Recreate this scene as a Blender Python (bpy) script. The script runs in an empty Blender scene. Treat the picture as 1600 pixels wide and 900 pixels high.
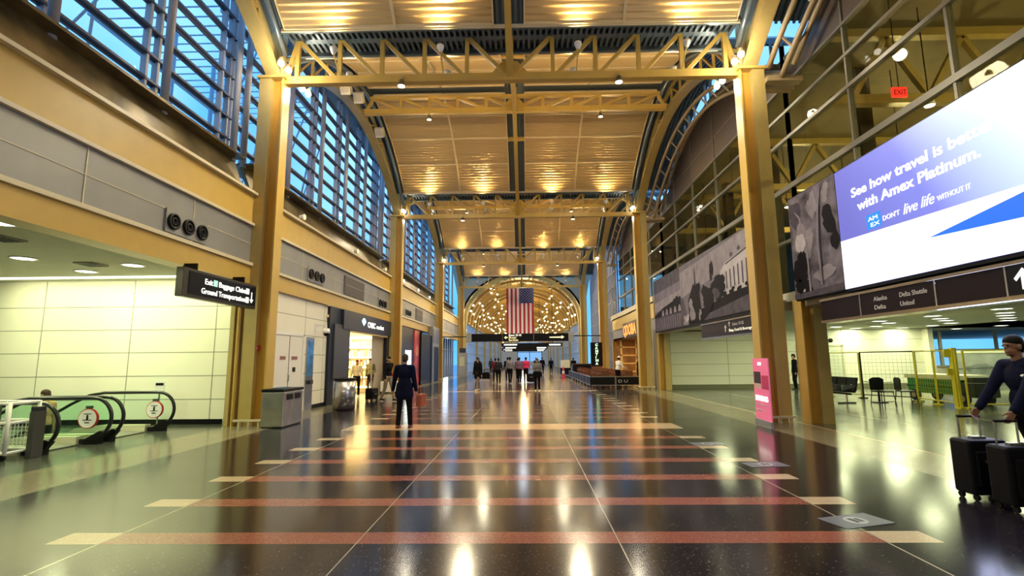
import bpy, bmesh, math, random
from mathutils import Vector, Matrix, Quaternion
random.seed(7)
PI = math.pi
S = bpy.context.scene
COL = S.collection

# ------------------------------------------------------------------ camera
CAM_F, CAM_P, CAM_YW, CAM_R, CAM_CX = 790.0, .1403, .0187, -.0088, 805.86
def camdir(x, y, d):
    c, s = math.cos(CAM_R), math.sin(CAM_R); x, y = x*c+y*s, -x*s+y*c
    u = -y
    c, s = math.cos(CAM_P), math.sin(CAM_P); Y = d*c-u*s; Z = d*s+u*c
    c, s = math.cos(CAM_YW), math.sin(CAM_YW)
    return Vector((x*c-Y*s, x*s+Y*c, Z))
cd = bpy.data.cameras.new('camera'); cam = bpy.data.objects.new('camera', cd); COL.objects.link(cam)
r_, u_, f_ = camdir(1, 0, 0), camdir(0, -1, 0), camdir(0, 0, 1)
m = Matrix((r_, u_, -f_)).transposed().to_4x4(); m.translation = (0.36, 0, 1.604)
cam.matrix_world = m
cd.sensor_width = 36; cd.lens = CAM_F/1600*36; cd.shift_x = -(CAM_CX-800)/1600; cd.clip_end = 600
S.camera = cam
# ------------------------------------------------------------------ view, world
S.view_settings.view_transform = 'Standard'; S.view_settings.look = 'None'
S.view_settings.exposure = 0.72; S.view_settings.gamma = 1.0; S.view_settings.use_curve_mapping = False
W = bpy.data.worlds.new('sky'); S.world = W; W.use_nodes = True
wn = W.node_tree.nodes; wl = W.node_tree.links
bg = wn['Background']; tc = wn.new('ShaderNodeTexCoord'); nz = wn.new('ShaderNodeTexNoise')
nz.inputs['Scale'].default_value = 2.2; nz.inputs['Detail'].default_value = 5
wl.new(tc.outputs['Generated'], nz.inputs['Vector'])
rp = wn.new('ShaderNodeValToRGB'); wl.new(nz.outputs['Fac'], rp.inputs['Fac'])
rp.color_ramp.elements[0].position = .38; rp.color_ramp.elements[0].color = (.06, .33, .85, 1)
rp.color_ramp.elements[1].position = .66; rp.color_ramp.elements[1].color = (.30, .62, .98, 1)
wl.new(rp.outputs['Color'], bg.inputs['Color']); bg.inputs['Strength'].default_value = 1.12

def light(kind, loc, energy, col, size=.2, size_y=None, aim=None, spot=None, blend=.6, name=None):
    d = bpy.data.lights.new(name or kind.lower()+'_light', kind); d.energy = energy; d.color = col
    if kind == 'AREA':
        d.size = size
        if size_y: d.shape = 'RECTANGLE'; d.size_y = size_y
    else: d.shadow_soft_size = size
    if kind == 'SPOT': d.spot_size = spot; d.spot_blend = blend
    o = bpy.data.objects.new(d.name, d); COL.objects.link(o); o.location = loc
    if aim is not None:
        o.rotation_euler = (Vector(aim)).to_track_quat('-Z', 'Y').to_euler()
    return o
DOWN = (0, 0, -1); UP = (0, 0, 1)
WARM = (1, .70, .30); GREENISH = (.93, 1, .54); NEUTRAL = (1, .93, .74)

# ------------------------------------------------------------------ materials
MATS = {}
def nodes_mat(name):
    m = bpy.data.materials.new(name); m.use_nodes = True; return m, m.node_tree.nodes, m.node_tree.links
EK = .64
def mat(name, col=(.5, .5, .5), rough=.5, metal=0, emit=None, es=1, var=0, scale=8, bump=0, spec=.5, coat=0):
    if name in MATS: return MATS[name]
    m, n, l = nodes_mat(name); b = n['Principled BSDF']
    b.inputs['Base Color'].default_value = (*col, 1); b.inputs['Roughness'].default_value = rough
    b.inputs['Metallic'].default_value = metal; b.inputs['Specular IOR Level'].default_value = spec
    b.inputs['Coat Weight'].default_value = coat
    if emit: b.inputs['Emission Color'].default_value = (*emit, 1); b.inputs['Emission Strength'].default_value = es*EK
    if var or bump:
        t = n.new('ShaderNodeTexCoord'); z = n.new('ShaderNodeTexNoise'); z.inputs['Scale'].default_value = scale
        z.inputs['Detail'].default_value = 4; l.new(t.outputs['Object'], z.inputs['Vector'])
        if var:
            r = n.new('ShaderNodeValToRGB'); l.new(z.outputs['Fac'], r.inputs['Fac'])
            r.color_ramp.elements[0].position = .3; r.color_ramp.elements[1].position = .7
            r.color_ramp.elements[0].color = (*[c*(1-var) for c in col], 1)
            r.color_ramp.elements[1].color = (*[min(1, c*(1+var)) for c in col], 1)
            l.new(r.outputs['Color'], b.inputs['Base Color'])
        if bump:
            q = n.new('ShaderNodeBump'); q.inputs['Strength'].default_value = bump; q.inputs['Distance'].default_value = .01
            l.new(z.outputs['Fac'], q.inputs['Height']); l.new(q.outputs['Normal'], b.inputs['Normal'])
    MATS[name] = m; return m
def glass(name, tint=(1, 1, 1), refl=.10):
    if name in MATS: return MATS[name]
    m, n, l = nodes_mat(name); n.remove(n['Principled BSDF']); out = n['Material Output']
    t = n.new('ShaderNodeBsdfTransparent'); t.inputs['Color'].default_value = (*tint, 1)
    g = n.new('ShaderNodeBsdfGlossy'); g.inputs['Roughness'].default_value = .02
    f = n.new('ShaderNodeLayerWeight'); f.inputs['Blend'].default_value = .5
    pw = n.new('ShaderNodeMath'); pw.operation = 'POWER'; pw.inputs[1].default_value = 5; l.new(f.outputs['Facing'], pw.inputs[0])
    ma = n.new('ShaderNodeMath'); ma.operation = 'MULTIPLY_ADD'; ma.inputs[1].default_value = .45; ma.inputs[2].default_value = .012; l.new(pw.outputs[0], ma.inputs[0])
    mx = n.new('ShaderNodeMixShader'); l.new(ma.outputs[0], mx.inputs[0]); l.new(t.outputs[0], mx.inputs[1]); l.new(g.outputs[0], mx.inputs[2])
    l.new(mx.outputs[0], out.inputs['Surface']); MATS[name] = m; return m
def terrazzo(name, col, rough=.1, chip=(.5, .5, .5), amount=.62):
    m, n, l = nodes_mat(name); b = n['Principled BSDF']
    t = n.new('ShaderNodeTexCoord'); v = n.new('ShaderNodeTexVoronoi'); v.inputs['Scale'].default_value = 110
    l.new(t.outputs['Object'], v.inputs['Vector'])
    z = n.new('ShaderNodeTexNoise'); z.inputs['Scale'].default_value = .9; z.inputs['Detail'].default_value = 3; l.new(t.outputs['Object'], z.inputs['Vector'])
    r = n.new('ShaderNodeValToRGB'); l.new(v.outputs['Color'], r.inputs['Fac'])
    r.color_ramp.elements[0].position = amount; r.color_ramp.elements[0].color = (*col, 1)
    r.color_ramp.elements[1].position = 1; r.color_ramp.elements[1].color = (*[a*.4+c*.6 for a, c in zip(col, chip)], 1)
    h = n.new('ShaderNodeMix'); h.data_type = 'RGBA'; h.blend_type = 'MULTIPLY'; h.inputs[0].default_value = .35
    l.new(r.outputs['Color'], h.inputs[6]); l.new(z.outputs['Fac'], h.inputs[7]); l.new(h.outputs[2], b.inputs['Base Color'])
    mr = n.new('ShaderNodeMapRange'); mr.inputs[3].default_value = rough*.75; mr.inputs[4].default_value = rough*1.35
    l.new(z.outputs['Fac'], mr.inputs[0]); l.new(mr.outputs[0], b.inputs['Roughness'])
    b.inputs['IOR'].default_value = 1.48
    MATS[name] = m; return m
YEL_BOUNCE = mat('bounce_tinted_yellow_steel', (.50, .27, .04), .4, var=.05, scale=3)  # yellow paint pushed orange: light bounced inside column recesses put into the colour
YEL = mat('yellow_steel_paint', (.55, .37, .088), .38, var=.05, scale=3)
KHA = mat('ochre_steel_paint', (.46, .345, .12), .42, var=.06, scale=3)
TUB = mat('tan_steel_paint', (.36, .27, .15), .4)
GREY = mat('grey_metal_panel', (.27, .27, .26), .42, metal=.25, var=.08, scale=1.2)
LIP = mat('pale_lip_metal', (.62, .55, .38), .4)
BRON = mat('bronze_sheet', (.14, .11, .055), .33, metal=.4, var=.6, scale=1.6)
GOLD = mat('golden_ceiling_metal', (.68, .50, .25), .38, metal=.35)
SEAM = mat('seam_metal', (.72, .60, .38), .4)
DECK = mat('blue_grey_roof_deck', (.10, .135, .16), .4, metal=.3)
LOUV = mat('grey_louver_metal', (.085, .085, .115), .45)
MULL = mat('pale_grey_window_metal', (.36, .36, .40), .45)
WALLC = mat('cream_wall_panel', (.80, .78, .66), .42, var=.02, scale=1)
GROUT = mat('panel_joint', (.30, .30, .25), .8)
BLACK = mat('black_plastic', (.005, .005, .006), .45, spec=.2)
RUBBER = mat('black_rubber', (.008, .008, .01), .28)
DKGREY = mat('dark_grey_metal', (.022, .023, .03), .4, spec=.3)
STEEL = mat('brushed_steel', (.50, .50, .50), .26, metal=.9, var=.12, scale=5)
CHROME = mat('chrome', (.8, .8, .8), .12, metal=1)
WHITE = mat('white_paint', (.80, .80, .78), .45)
CEILW = mat('acoustic_ceiling', (.52, .52, .42), .8, var=.04, scale=2)
SIGNK = mat('sign_face_black', (.004, .004, .008), .35, spec=.2)
SIGNM = mat('sign_face_maroon', (.011, .004, .008), .35, spec=.2)
SIGNF = mat('sign_frame', (.05, .043, .035), .35, metal=.3)
LETW = mat('lit_letter_white', (.9, .9, .85), .5, emit=(1, 1, .86), es=1.6)
LETY = mat('lit_letter_yellow', (.9, .8, .4), .5, emit=(1, .88, .42), es=1.4)
LETG = mat('lit_letter_green', (.3, .9, .4), .5, emit=(.55, 1, .5), es=2.4)
LETO = mat('lit_letter_orange', (.9, .3, .08), .5, emit=(1, .26, .05), es=1.5)
LETD = mat('dim_letter', (.62, .60, .62), .5)
LAMP = mat('lamp_lens', (1, 1, 1), .5, emit=(1, .93, .8), es=14)
DLGT = mat('downlight_lens', (1, 1, .9), .5, emit=(1, 1, .78), es=5)
RED = mat('red_plastic', (.5, .02, .02), .4)
GL = glass('clear_glass', (.93, .97, 1)); GLR = glass('smoked_glass', (.62, .64, .56)); GLG = glass('green_glass', (.90, .98, .93))
BROWN = mat('brown_infill_panel', (.115, .085, .065), .5, var=.1, scale=.6)
OLIVE = mat('olive_interior_wall', (.30, .23, .09), .7)
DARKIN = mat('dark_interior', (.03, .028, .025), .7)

# ------------------------------------------------------------------ mesh helpers
class MB:
    def __init__(s): s.v = []; s.f = []; s.m = []; s.mi = 0
    def add(s, vs, fs):
        b = len(s.v); s.v += [tuple(v) for v in vs]; s.f += [tuple(b+i for i in f) for f in fs]; s.m += [s.mi]*len(fs); return s
    def box(s, x0, x1, y0, y1, z0, z1):
        x0, x1 = sorted((x0, x1)); y0, y1 = sorted((y0, y1)); z0, z1 = sorted((z0, z1))
        return s.add([(x0, y0, z0), (x1, y0, z0), (x1, y1, z0), (x0, y1, z0), (x0, y0, z1), (x1, y0, z1), (x1, y1, z1), (x0, y1, z1)],
                     [(0, 3, 2, 1), (4, 5, 6, 7), (0, 1, 5, 4), (1, 2, 6, 5), (2, 3, 7, 6), (3, 0, 4, 7)])
    def obox(s, c, size, R=None):
        c = Vector(c); R = R or Matrix.Identity(3); a, b, d = [q/2 for q in size]
        P = [c+R @ Vector(p) for p in ((-a, -b, -d), (a, -b, -d), (a, b, -d), (-a, b, -d), (-a, -b, d), (a, -b, d), (a, b, d), (-a, b, d))]
        return s.add(P, [(0, 3, 2, 1), (4, 5, 6, 7), (0, 1, 5, 4), (1, 2, 6, 5), (2, 3, 7, 6), (3, 0, 4, 7)])
    def bar(s, p, q, w=.05, h=.05, up=(0, 0, 1)):
        p, q = Vector(p), Vector(q); d = (q-p); L = d.length; d.normalize(); up = Vector(up)
        if abs(d.dot(up)) > .98: up = Vector((0, 1, 0))
        x = d.cross(up).normalized(); z = x.cross(d)
        return s.obox((p+q)/2, (w, L, h), Matrix((x, d, z)).transposed())
    def tube(s, pts, r, n=8, closed=False):
        pts = [Vector(p) for p in pts]; N = len(pts); rr = r if isinstance(r, (list, tuple)) else [r]*N
        rings = []; prev = None
        for i, p in enumerate(pts):
            a = pts[(i-1) % N] if (closed or i > 0) else p; b = pts[(i+1) % N] if (closed or i < N-1) else p
            t = (b-a).normalized()
            if prev is None:
                x = t.cross(Vector((0, 0, 1)));
                if x.length < .05: x = t.cross(Vector((0, 1, 0)))
            else: x = prev-t*prev.dot(t)
            x.normalize(); prev = x; y = t.cross(x)
            rings.append([p+(x*math.cos(2*PI*k/n)+y*math.sin(2*PI*k/n))*rr[i] for k in range(n)])
        vs = [v for g in rings for v in g]; fs = []
        for i in range(N if closed else N-1):
            a, b = i*n, ((i+1) % N)*n
            fs += [(a+k, a+(k+1) % n, b+(k+1) % n, b+k) for k in range(n)]
        if not closed: fs += [tuple(range(n))[::-1], tuple((N-1)*n+k for k in range(n))]
        return s.add(vs, fs)
    def lathe(s, prof, c=(0, 0, 0), n=24, axis='z'):
        vs = []; fs = []
        for r, z in prof:
            for k in range(n):
                a = 2*PI*k/n; p = (r*math.cos(a), r*math.sin(a), z)
                if axis == 'y': p = (p[0], z, p[1])
                if axis == 'x': p = (z, p[0], p[1])
                vs.append((p[0]+c[0], p[1]+c[1], p[2]+c[2]))
        for i in range(len(prof)-1):
            fs += [(i*n+k, i*n+(k+1) % n, (i+1)*n+(k+1) % n, (i+1)*n+k) for k in range(n)]
        fs += [tuple(range(n))[::-1], tuple((len(prof)-1)*n+k for k in range(n))]
        return s.add(vs, fs)
    def prism(s, poly, d, a0, a1):
        def P(u, v, a): return (a, u, v) if d == 'x' else ((u, a, v) if d == 'y' else (u, v, a))
        n = len(poly)
        return s.add([P(u, v, a0) for u, v in poly]+[P(u, v, a1) for u, v in poly],
                     [tuple(range(n))[::-1], tuple(range(n, 2*n))]+[(i, (i+1) % n, n+(i+1) % n, n+i) for i in range(n)])
    def strip(s, A, B, d, a0, a1):
        """closed solid between two curves A and B (lists of 2-D points), extruded along axis d"""
        def P(u, v, a): return (a, u, v) if d == 'x' else ((u, a, v) if d == 'y' else (u, v, a))
        n = len(A); vs = [P(u, v, a0) for u, v in A]+[P(u, v, a0) for u, v in B]+[P(u, v, a1) for u, v in A]+[P(u, v, a1) for u, v in B]; fs = []
        for i in range(n-1):
            fs += [(i, i+1, n+i+1, n+i), (2*n+i, 3*n+i, 3*n+i+1, 2*n+i+1), (i, 2*n+i, 2*n+i+1, i+1), (n+i, n+i+1, 3*n+i+1, 3*n+i)]
        fs += [(0, n, 3*n, 2*n), (n-1, 3*n-1, 4*n-1, 2*n-1)]
        return s.add(vs, fs)
    def ball(s, c, r, n=12, sq=(1, 1, 1)):
        m_ = n//2+1; prof = []
        vs = []; fs = []
        for i in range(m_):
            t = PI*i/(m_-1)
            for k in range(n):
                a = 2*PI*k/n; vs.append((c[0]+r*sq[0]*math.sin(t)*math.cos(a), c[1]+r*sq[1]*math.sin(t)*math.sin(a), c[2]+r*sq[2]*math.cos(t)))
        for i in range(m_-1): fs += [(i*n+k, (i+1)*n+k, (i+1)*n+(k+1) % n, i*n+(k+1) % n) for k in range(n)]
        return s.add(vs, fs)
    def build(s, name, mats, parent=None, smooth=False, world=True, bevel=0, origin=None):
        me = bpy.data.meshes.new(name)
        vs = [Vector(v) for v in s.v]
        if parent is not None and world: off = parent_loc(parent)
        elif parent is None and world:
            if origin is not None: off = Vector(origin)
            else:
                lo = [min(v[i] for v in vs) for i in range(3)]; hi = [max(v[i] for v in vs) for i in range(3)]
                off = Vector(((lo[0]+hi[0])/2, (lo[1]+hi[1])/2, lo[2]))
        else: off = Vector((0, 0, 0))
        me.from_pydata([v-off for v in vs], [], s.f)
        if not isinstance(mats, (list, tuple)): mats = [mats]
        for q in mats: me.materials.append(q)
        if len(mats) > 1: me.polygons.foreach_set('material_index', s.m)
        bm = bmesh.new(); bm.from_mesh(me); bmesh.ops.remove_doubles(bm, verts=bm.verts, dist=1e-5) if smooth else None
        bmesh.ops.recalc_face_normals(bm, faces=bm.faces)
        if bevel: bmesh.ops.bevel(bm, geom=list(bm.edges), offset=bevel, segments=2, affect='EDGES', profile=.5)
        bm.to_mesh(me); bm.free()
        if smooth: me.polygons.foreach_set('use_smooth', [True]*len(me.polygons))
        me.update()
        o = bpy.data.objects.new(name, me); COL.objects.link(o)
        if parent is not None: o.parent = parent
        else: o.location = off
        return o
def parent_loc(p):
    v = Vector(p.location)
    while p.parent is not None: p = p.parent; v += Vector(p.location)
    return v
def tag(o, label, cat, group=None):
    o['label'] = label; o['category'] = cat
    if group: o['group'] = group
    return o
def thing(name, label, cat, loc=(0, 0, 0), rz=0, group=None):
    o = bpy.data.objects.new(name, None); COL.objects.link(o); o.location = loc; o.rotation_euler = (0, 0, rz)
    o.empty_display_size = .2
    return tag(o, label, cat, group)
def struct(o): o['kind'] = 'structure'; return o
def dup(root, loc=None, rz=None, label=None, sc=None):
    def cp(o, par):
        c = o.copy(); COL.objects.link(c); c.parent = par
        for ch in o.children: cp(ch, c)
        return c
    r = cp(root, None)
    if loc is not None: r.location = loc
    if rz is not None: r.rotation_euler = (0, 0, rz)
    if sc is not None: r.scale = sc
    if label: r['label'] = label
    return r
def text(s, size, M, parent, name='lettering', depth=.004, align='LEFT', rx=None, ital=0, bold=0, fit=None):
    """letters as real thin geometry; rx is a 4x4 world matrix whose local x runs along the line and local z faces the reader"""
    cu = bpy.data.curves.new(name, 'FONT'); cu.body = s; cu.size = size; cu.extrude = depth; cu.align_x = align
    cu.shear = ital; cu.offset = bold; cu.resolution_u = 3
    t = bpy.data.objects.new(name, cu); COL.objects.link(t)
    bpy.context.view_layer.update()
    me = bpy.data.meshes.new_from_object(t.evaluated_get(bpy.context.evaluated_depsgraph_get()))
    bpy.data.objects.remove(t)
    if fit:
        xs = [v.co.x for v in me.vertices]
        if xs:
            k = fit/max(1e-6, max(xs)-min(xs))
            for v in me.vertices: v.co.x *= k
    me.transform(rx); off = parent_loc(parent)
    me.transform(Matrix.Translation(-off))
    me.materials.clear(); me.materials.append(M)
    o = bpy.data.objects.new(name, me); COL.objects.link(o); o.parent = parent
    return o
def frame(loc, xdir, up=(0, 0, 1)):
    x = Vector(xdir).normalized(); u = Vector(up).normalized(); n = x.cross(u).normalized(); u = n.cross(x)
    m = Matrix((x, u, n)).transposed().to_4x4(); m.translation = loc; return m

# ------------------------------------------------------------------ layout numbers (metres)
Y1, B = 13.17, 13.72
def row(k): return Y1+B*(k-1)
CI, CO = 6.28, 6.95            # column inner / outer faces
ZC = 9.4                       # column head
def arch(y, k, zs=9.4, rise=2.6, p=2):   # longitudinal arch over bay k (row k .. row k+1)
    t = (y-(row(k)+B/2))/(B/2); return zs+rise*(1-abs(t)**p)
def vault(y, k, zs=10.03, rise=2.92): return arch(y, k, zs, rise)

# ------------------------------------------------------------------ floor
FD = terrazzo('terrazzo_dark', (.013, .010, .016), .14, (.30, .28, .30), .8)
FR = terrazzo('terrazzo_red', (.30, .088, .064), .16, (.5, .3, .25))
FC = terrazzo('terrazzo_cream', (.58, .45, .29), .16, (.9, .8, .6))
FB = terrazzo('terrazzo_beige', (.20, .18, .11), .18, (.5, .45, .3))
FG = terrazzo('terrazzo_grey_green', (.06, .068, .052), .17, (.3, .32, .25))
FL = mat('brass_divider', (.45, .40, .30), .25, metal=.3)
FW = terrazzo('terrazzo_orange_cream', (.66, .40, .22), .16, (.9, .7, .5))
FMATS = [FD, FR, FC, FB, FG, FL, FW]
xs = sorted({-24, -16, -9.7, -7.12, -5.86, -3.97, -3.495, -3.48, -1.17, -1.16, 1.16, 1.17, 3.48, 3.495, 3.97, 5.86, 7.05, 7.14, 9.36, 9.44, 11.8, 11.9, 15.2, 15.3, 40})
bands = []
b0 = 12.53
bands.append((b0-.5, b0+.5, 'W'))
for i in range(14): bands.append((10.74-1.174*i-.15, 10.74-1.174*i+.15, 'S'))
for k in range(1, 10):
    b = b0+B*k; bands.append((b-.5, b+.5, 'W'))
    for i in range(10): bands.append((b-B+1.86+1.111*i-.15, b-B+1.86+1.111*i+.15, 'S'))
ys = sorted({-12, 160, 9.14, 12.2}.union(*[{a, c} for a, c, _ in bands if a > -12]))
fl = MB()
for j in range(len(ys)-1):
    ya, yb = ys[j], ys[j+1]; ym = (ya+yb)/2
    kind = next((q for a, c, q in bands if a < ym < c), None)
    for i in range(len(xs)-1):
        xa, xb = xs[i], xs[i+1]; xm = (xa+xb)/2; ax = abs(xm)
        if xb <= -9.7 and xa >= -16 and 9.14 < ym < 12.2: continue
        if 3.48 < ax < 3.495 or 1.16 < ax < 1.17: q = 5
        elif kind == 'W' and ax < 3.48: q = 6
        elif kind == 'S' and ax < 3.48: q = 1
        elif kind and ax < 3.97: q = 2
        elif ax < 5.86: q = 0
        elif xm < 0: q = 3 if ax < 7.12 else 4
        elif ax < 7.05: q = 3
        elif ax < 7.14 or 9.36 < ax < 9.44 or 11.8 < ax < 11.9 or 15.2 < ax < 15.3: q = 2
        else: q = 4
        fl.mi = q; fl.add([(xa, ya, 0), (xb, ya, 0), (xb, yb, 0), (xa, yb, 0)], [(0, 1, 2, 3)])
struct(fl.build('floor', FMATS, origin=(0, 0, 0)))

# ------------------------------------------------------------------ roof: deck, golden corrugated panels, gutters
def curve_pts(k, ya, yb, n, off=0, zs=10.03, rise=2.92): return [(ya+(yb-ya)*i/n, vault(ya+(yb-ya)*i/n, k, zs, rise)+off) for i in range(n+1)]
for k in range(0, 4):
    ya, yb = row(k), row(k+1)
    if k == 0: ya = row(0)
    A = curve_pts(k, ya+.5, yb-.5, 28, .16); Bc = curve_pts(k, ya+.5, yb-.5, 28, .34)
    d = MB().strip(A, Bc, 'x', -6.95, 8.3)
    n = 0; x = -6.9                                      # deck ribs, running along the vault
    while x < 8.2:
        if abs(x) < .62 or abs(x) > 6.1:
            d.strip([(y, z-.08) for y, z in A[::2]], A[::2], 'x', x, x+.07)
        x += .16
    struct(d.build('ceiling_deck', DECK))
    for half in (0, 1):
        if k == 0 and half == 0: continue
        c = row(k)+B/2
        y0, y1 = (row(k)+.68, c-.35) if half == 0 else (c+.35, row(k+1)-.68)
        for (x0, x1) in ((-6.1, -3.10), (-3.06, -.42), (.42, 3.06), (3.10, 6.1)):
            N = 252; P1 = []; P2 = []
            for i in range(N+1):
                y = y0+(y1-y0)*i/N; z = vault(y, k); z += .022*math.cos(2*PI*i/6.0)
                P1.append((y, z)); P2.append((y, z+.06))
            pn = MB().strip(P1, P2, 'x', x0, x1)
            o = struct(pn.build('ceiling_panel', GOLD))
            sm = MB()
            for q in (0, .25, .5, .75, 1):
                y = y0+(y1-y0)*q; z = vault(y, k)-.035; sm.box(x0, x1, y-.022, y+.022, z-.02, z+.06)
            for xx in (x0, x1):
                E1 = curve_pts(k, y0, y1, 20, -.05); E2 = curve_pts(k, y0, y1, 20, .05); sm.strip(E1, E2, 'x', xx-.018, xx+.018)
            sm.build('ceiling_seam', SEAM, o)
for k in range(0, 5):                                    # valley gutters over every truss
    y = row(k); g = MB().box(-6.3, 6.3, y-.62, y-.52, 10.50, 10.75).box(-6.3, 6.3, y-.62, y+.62, 10.72, 10.8).box(-6.3, 6.3, y+.52, y+.62, 10.50, 10.75)
    x = -6.2
    while x < 6.2: g.box(x, x+.07, y-.50, y+.50, 10.60, 10.72); x += .16
    struct(g.build('ceiling_gutter', DECK))
    struct(MB().box(-6.2, 6.2, y-.66, y-.62, 10.48, 10.57).build('ceiling_trim', LIP))
# conduits along both panel edges
for k in range(0, 4):
    for s in (-1, 1):
        pts = [(s*6.28, y, z-.12) for y, z in curve_pts(k, row(k)+.2, row(k+1)-.2, 24)]
        o = MB().tube(pts, .075, 8).build('roof_pipe', mat('blue_grey_pipe', (.20, .25, .29), .3, metal=.5), smooth=True)
        nm = ['nearest the camera', 'second from the camera', 'third from the camera', 'farthest'][k]
        tag(o, 'curved blue grey pipe edging the golden ceiling, %s, bay %s' % ('window side' if s < 0 else 'screen side', nm), 'pipe')

# ------------------------------------------------------------------ columns
PLACE_L = {0: 'behind the camera', 1: 'beside the hanging baggage claim sign', 2: 'at the far end of the lit shop front', 3: 'just past the dark panelled units', 4: 'at the start of the arched concourse, window side'}
PLACE_R = {0: 'behind the camera', 1: 'behind the pink poster board', 2: 'beside the railed seating', 3: 'behind the green lettered totem', 4: 'at the start of the arched concourse, seating side'}
def column_at(s, k):
    y = row(k); loc = (s*(CI+CO)/2, y, 0)
    t = thing('steel_column', 'tall yellow steel column ' + (PLACE_L if s < 0 else PLACE_R)[k], 'column', loc, group='main columns of the hall')
    MB().box(s*CI, s*(CI+.045), y-.2, y+.2, 0, ZC).build('flange', YEL, t)
    MB().box(s*(CO-.33), s*CO, y-.2, y+.2, 0, ZC).build('box_section', KHA, t)  # duller ochre puts this face's weaker light into its colour
    MB().box(s*(CI+.045), s*(CO-.33), y-.03, y+.03, 0, ZC).build('web', YEL_BOUNCE, t)
    MB().box(s*(CI-.05), s*(CO+.05), y-.27, y+.27, ZC, ZC+.07).build('cap_plate', YEL, t)
    MB().box(s*(CI+.12), s*(CO-.12), y-.14, y+.14, ZC+.07, 11.2).build('post', KHA, t)
    b = MB().box(s*(CI-.06), s*(CO+.04), y-.34, y-.28, .12, .17).box(s*(CI-.06), s*(CI-.01), y-.3, y+.3, .12, .17)
    for q in (.05, .3, .55): b.box(s*(CI+q), s*(CI+q+.04), y-.32, y-.2, 0, .13)
    b.build('kick_rail', LIP, t)
    return t
for k in (0, 1, 2, 3, 4):
    for s in (-1, 1):
        if k: column_at(s, k)
for k in (1, 2, 3):                                       # shorter outer columns carrying the mezzanine edge
    for s in (-1, 1):
        y = row(k)-.35 if s > 0 else row(k)-.1
        x0, x1, zt = (7.2, 7.78, 3.04) if s > 0 else (7.04, 7.24, 3.63)
        where = {1: 'behind the pink poster board', 2: 'beside the railed seating', 3: 'behind the lit totem'}[k] if s > 0 else {1: 'behind the hanging baggage claim sign', 2: 'behind the shop front', 3: 'past the dark units'}[k]
        t = thing('mezzanine_column', 'short ochre steel column standing outside the tall one %s' % where, 'column', (s*(x0+x1)/2, y, 0), group='outer mezzanine columns')
        hw = (x1-x0)/2
        MB().box(s*x0, s*(x0+.03), y-.2, y+.2, 0, zt).build('flange', YEL, t)
        MB().box(s*(x1-hw), s*x1, y-.2, y+.2, 0, zt).build('box_section', KHA, t)
        MB().box(s*(x0+.03), s*(x1-hw), y-.04, y+.04, 0, zt).build('web', YEL_BOUNCE, t)

# ------------------------------------------------------------------ trusses
def truss(name, label, y, zb, zt, w, half, step=1.2):
    t = thing(name, label, 'truss', (0, y, zb), group='cross trusses under the vaults')
    MB().box(-half, half, y-w/2, y+w/2, zb-.11, zb+.11).build('bottom_chord', YEL, t)
    MB().box(-half+.25, half-.25, y-w/2, y+w/2, zt-.05, zt+.05).build('top_chord', DECK if zb < 10 else YEL, t)
    n = int(half/step)
    for s in (-1, 1):
        for i in range(1, n+1):
            if i*step > half-.4: continue
            MB().bar((s*i*step, y, zb+.1), (s*i*step, y, zt-.05), .11, .11).build('post', YEL, t)
        for i in range(0, n):
            a = (s*i*step+s*.12, y, zb+.1); b = (s*(i+1)*step-s*.06, y, zt-.06)
            MB().bar(a, b, .10, .12, up=(0, 1, 0)).build('diagonal', YEL, t)
        MB().bar((s*(half-.1), y, zb+.1), (s*n*step, y, zt-.02), .10, .12, up=(0, 1, 0)).build('diagonal', YEL, t)
    MB().box(-.1, .1, y-.1, y+.1, zb, zt+.35).build('post', YEL, t)
    MB().prism([(-.55, zb+.1), (.55, zb+.1), (.2, zb+.5), (-.2, zb+.5)], 'y', y-.02, y+.02).build('gusset_plate', YEL, t)
    return t
ORD = ['', 'nearest', 'second', 'third', 'fourth']
for k in (1, 2, 3, 4): truss('roof_truss', 'deep yellow cross truss on column tops, %s of the column rows' % ORD[k], row(k), 9.4, 10.66, .2, 6.4)
for k in (1, 2, 3): truss('vault_truss', 'shallow yellow cross truss hung at mid vault, %s of the three' % ORD[k], row(k)+B/2, 12.0, 12.62, .2, 6.35)
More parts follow.
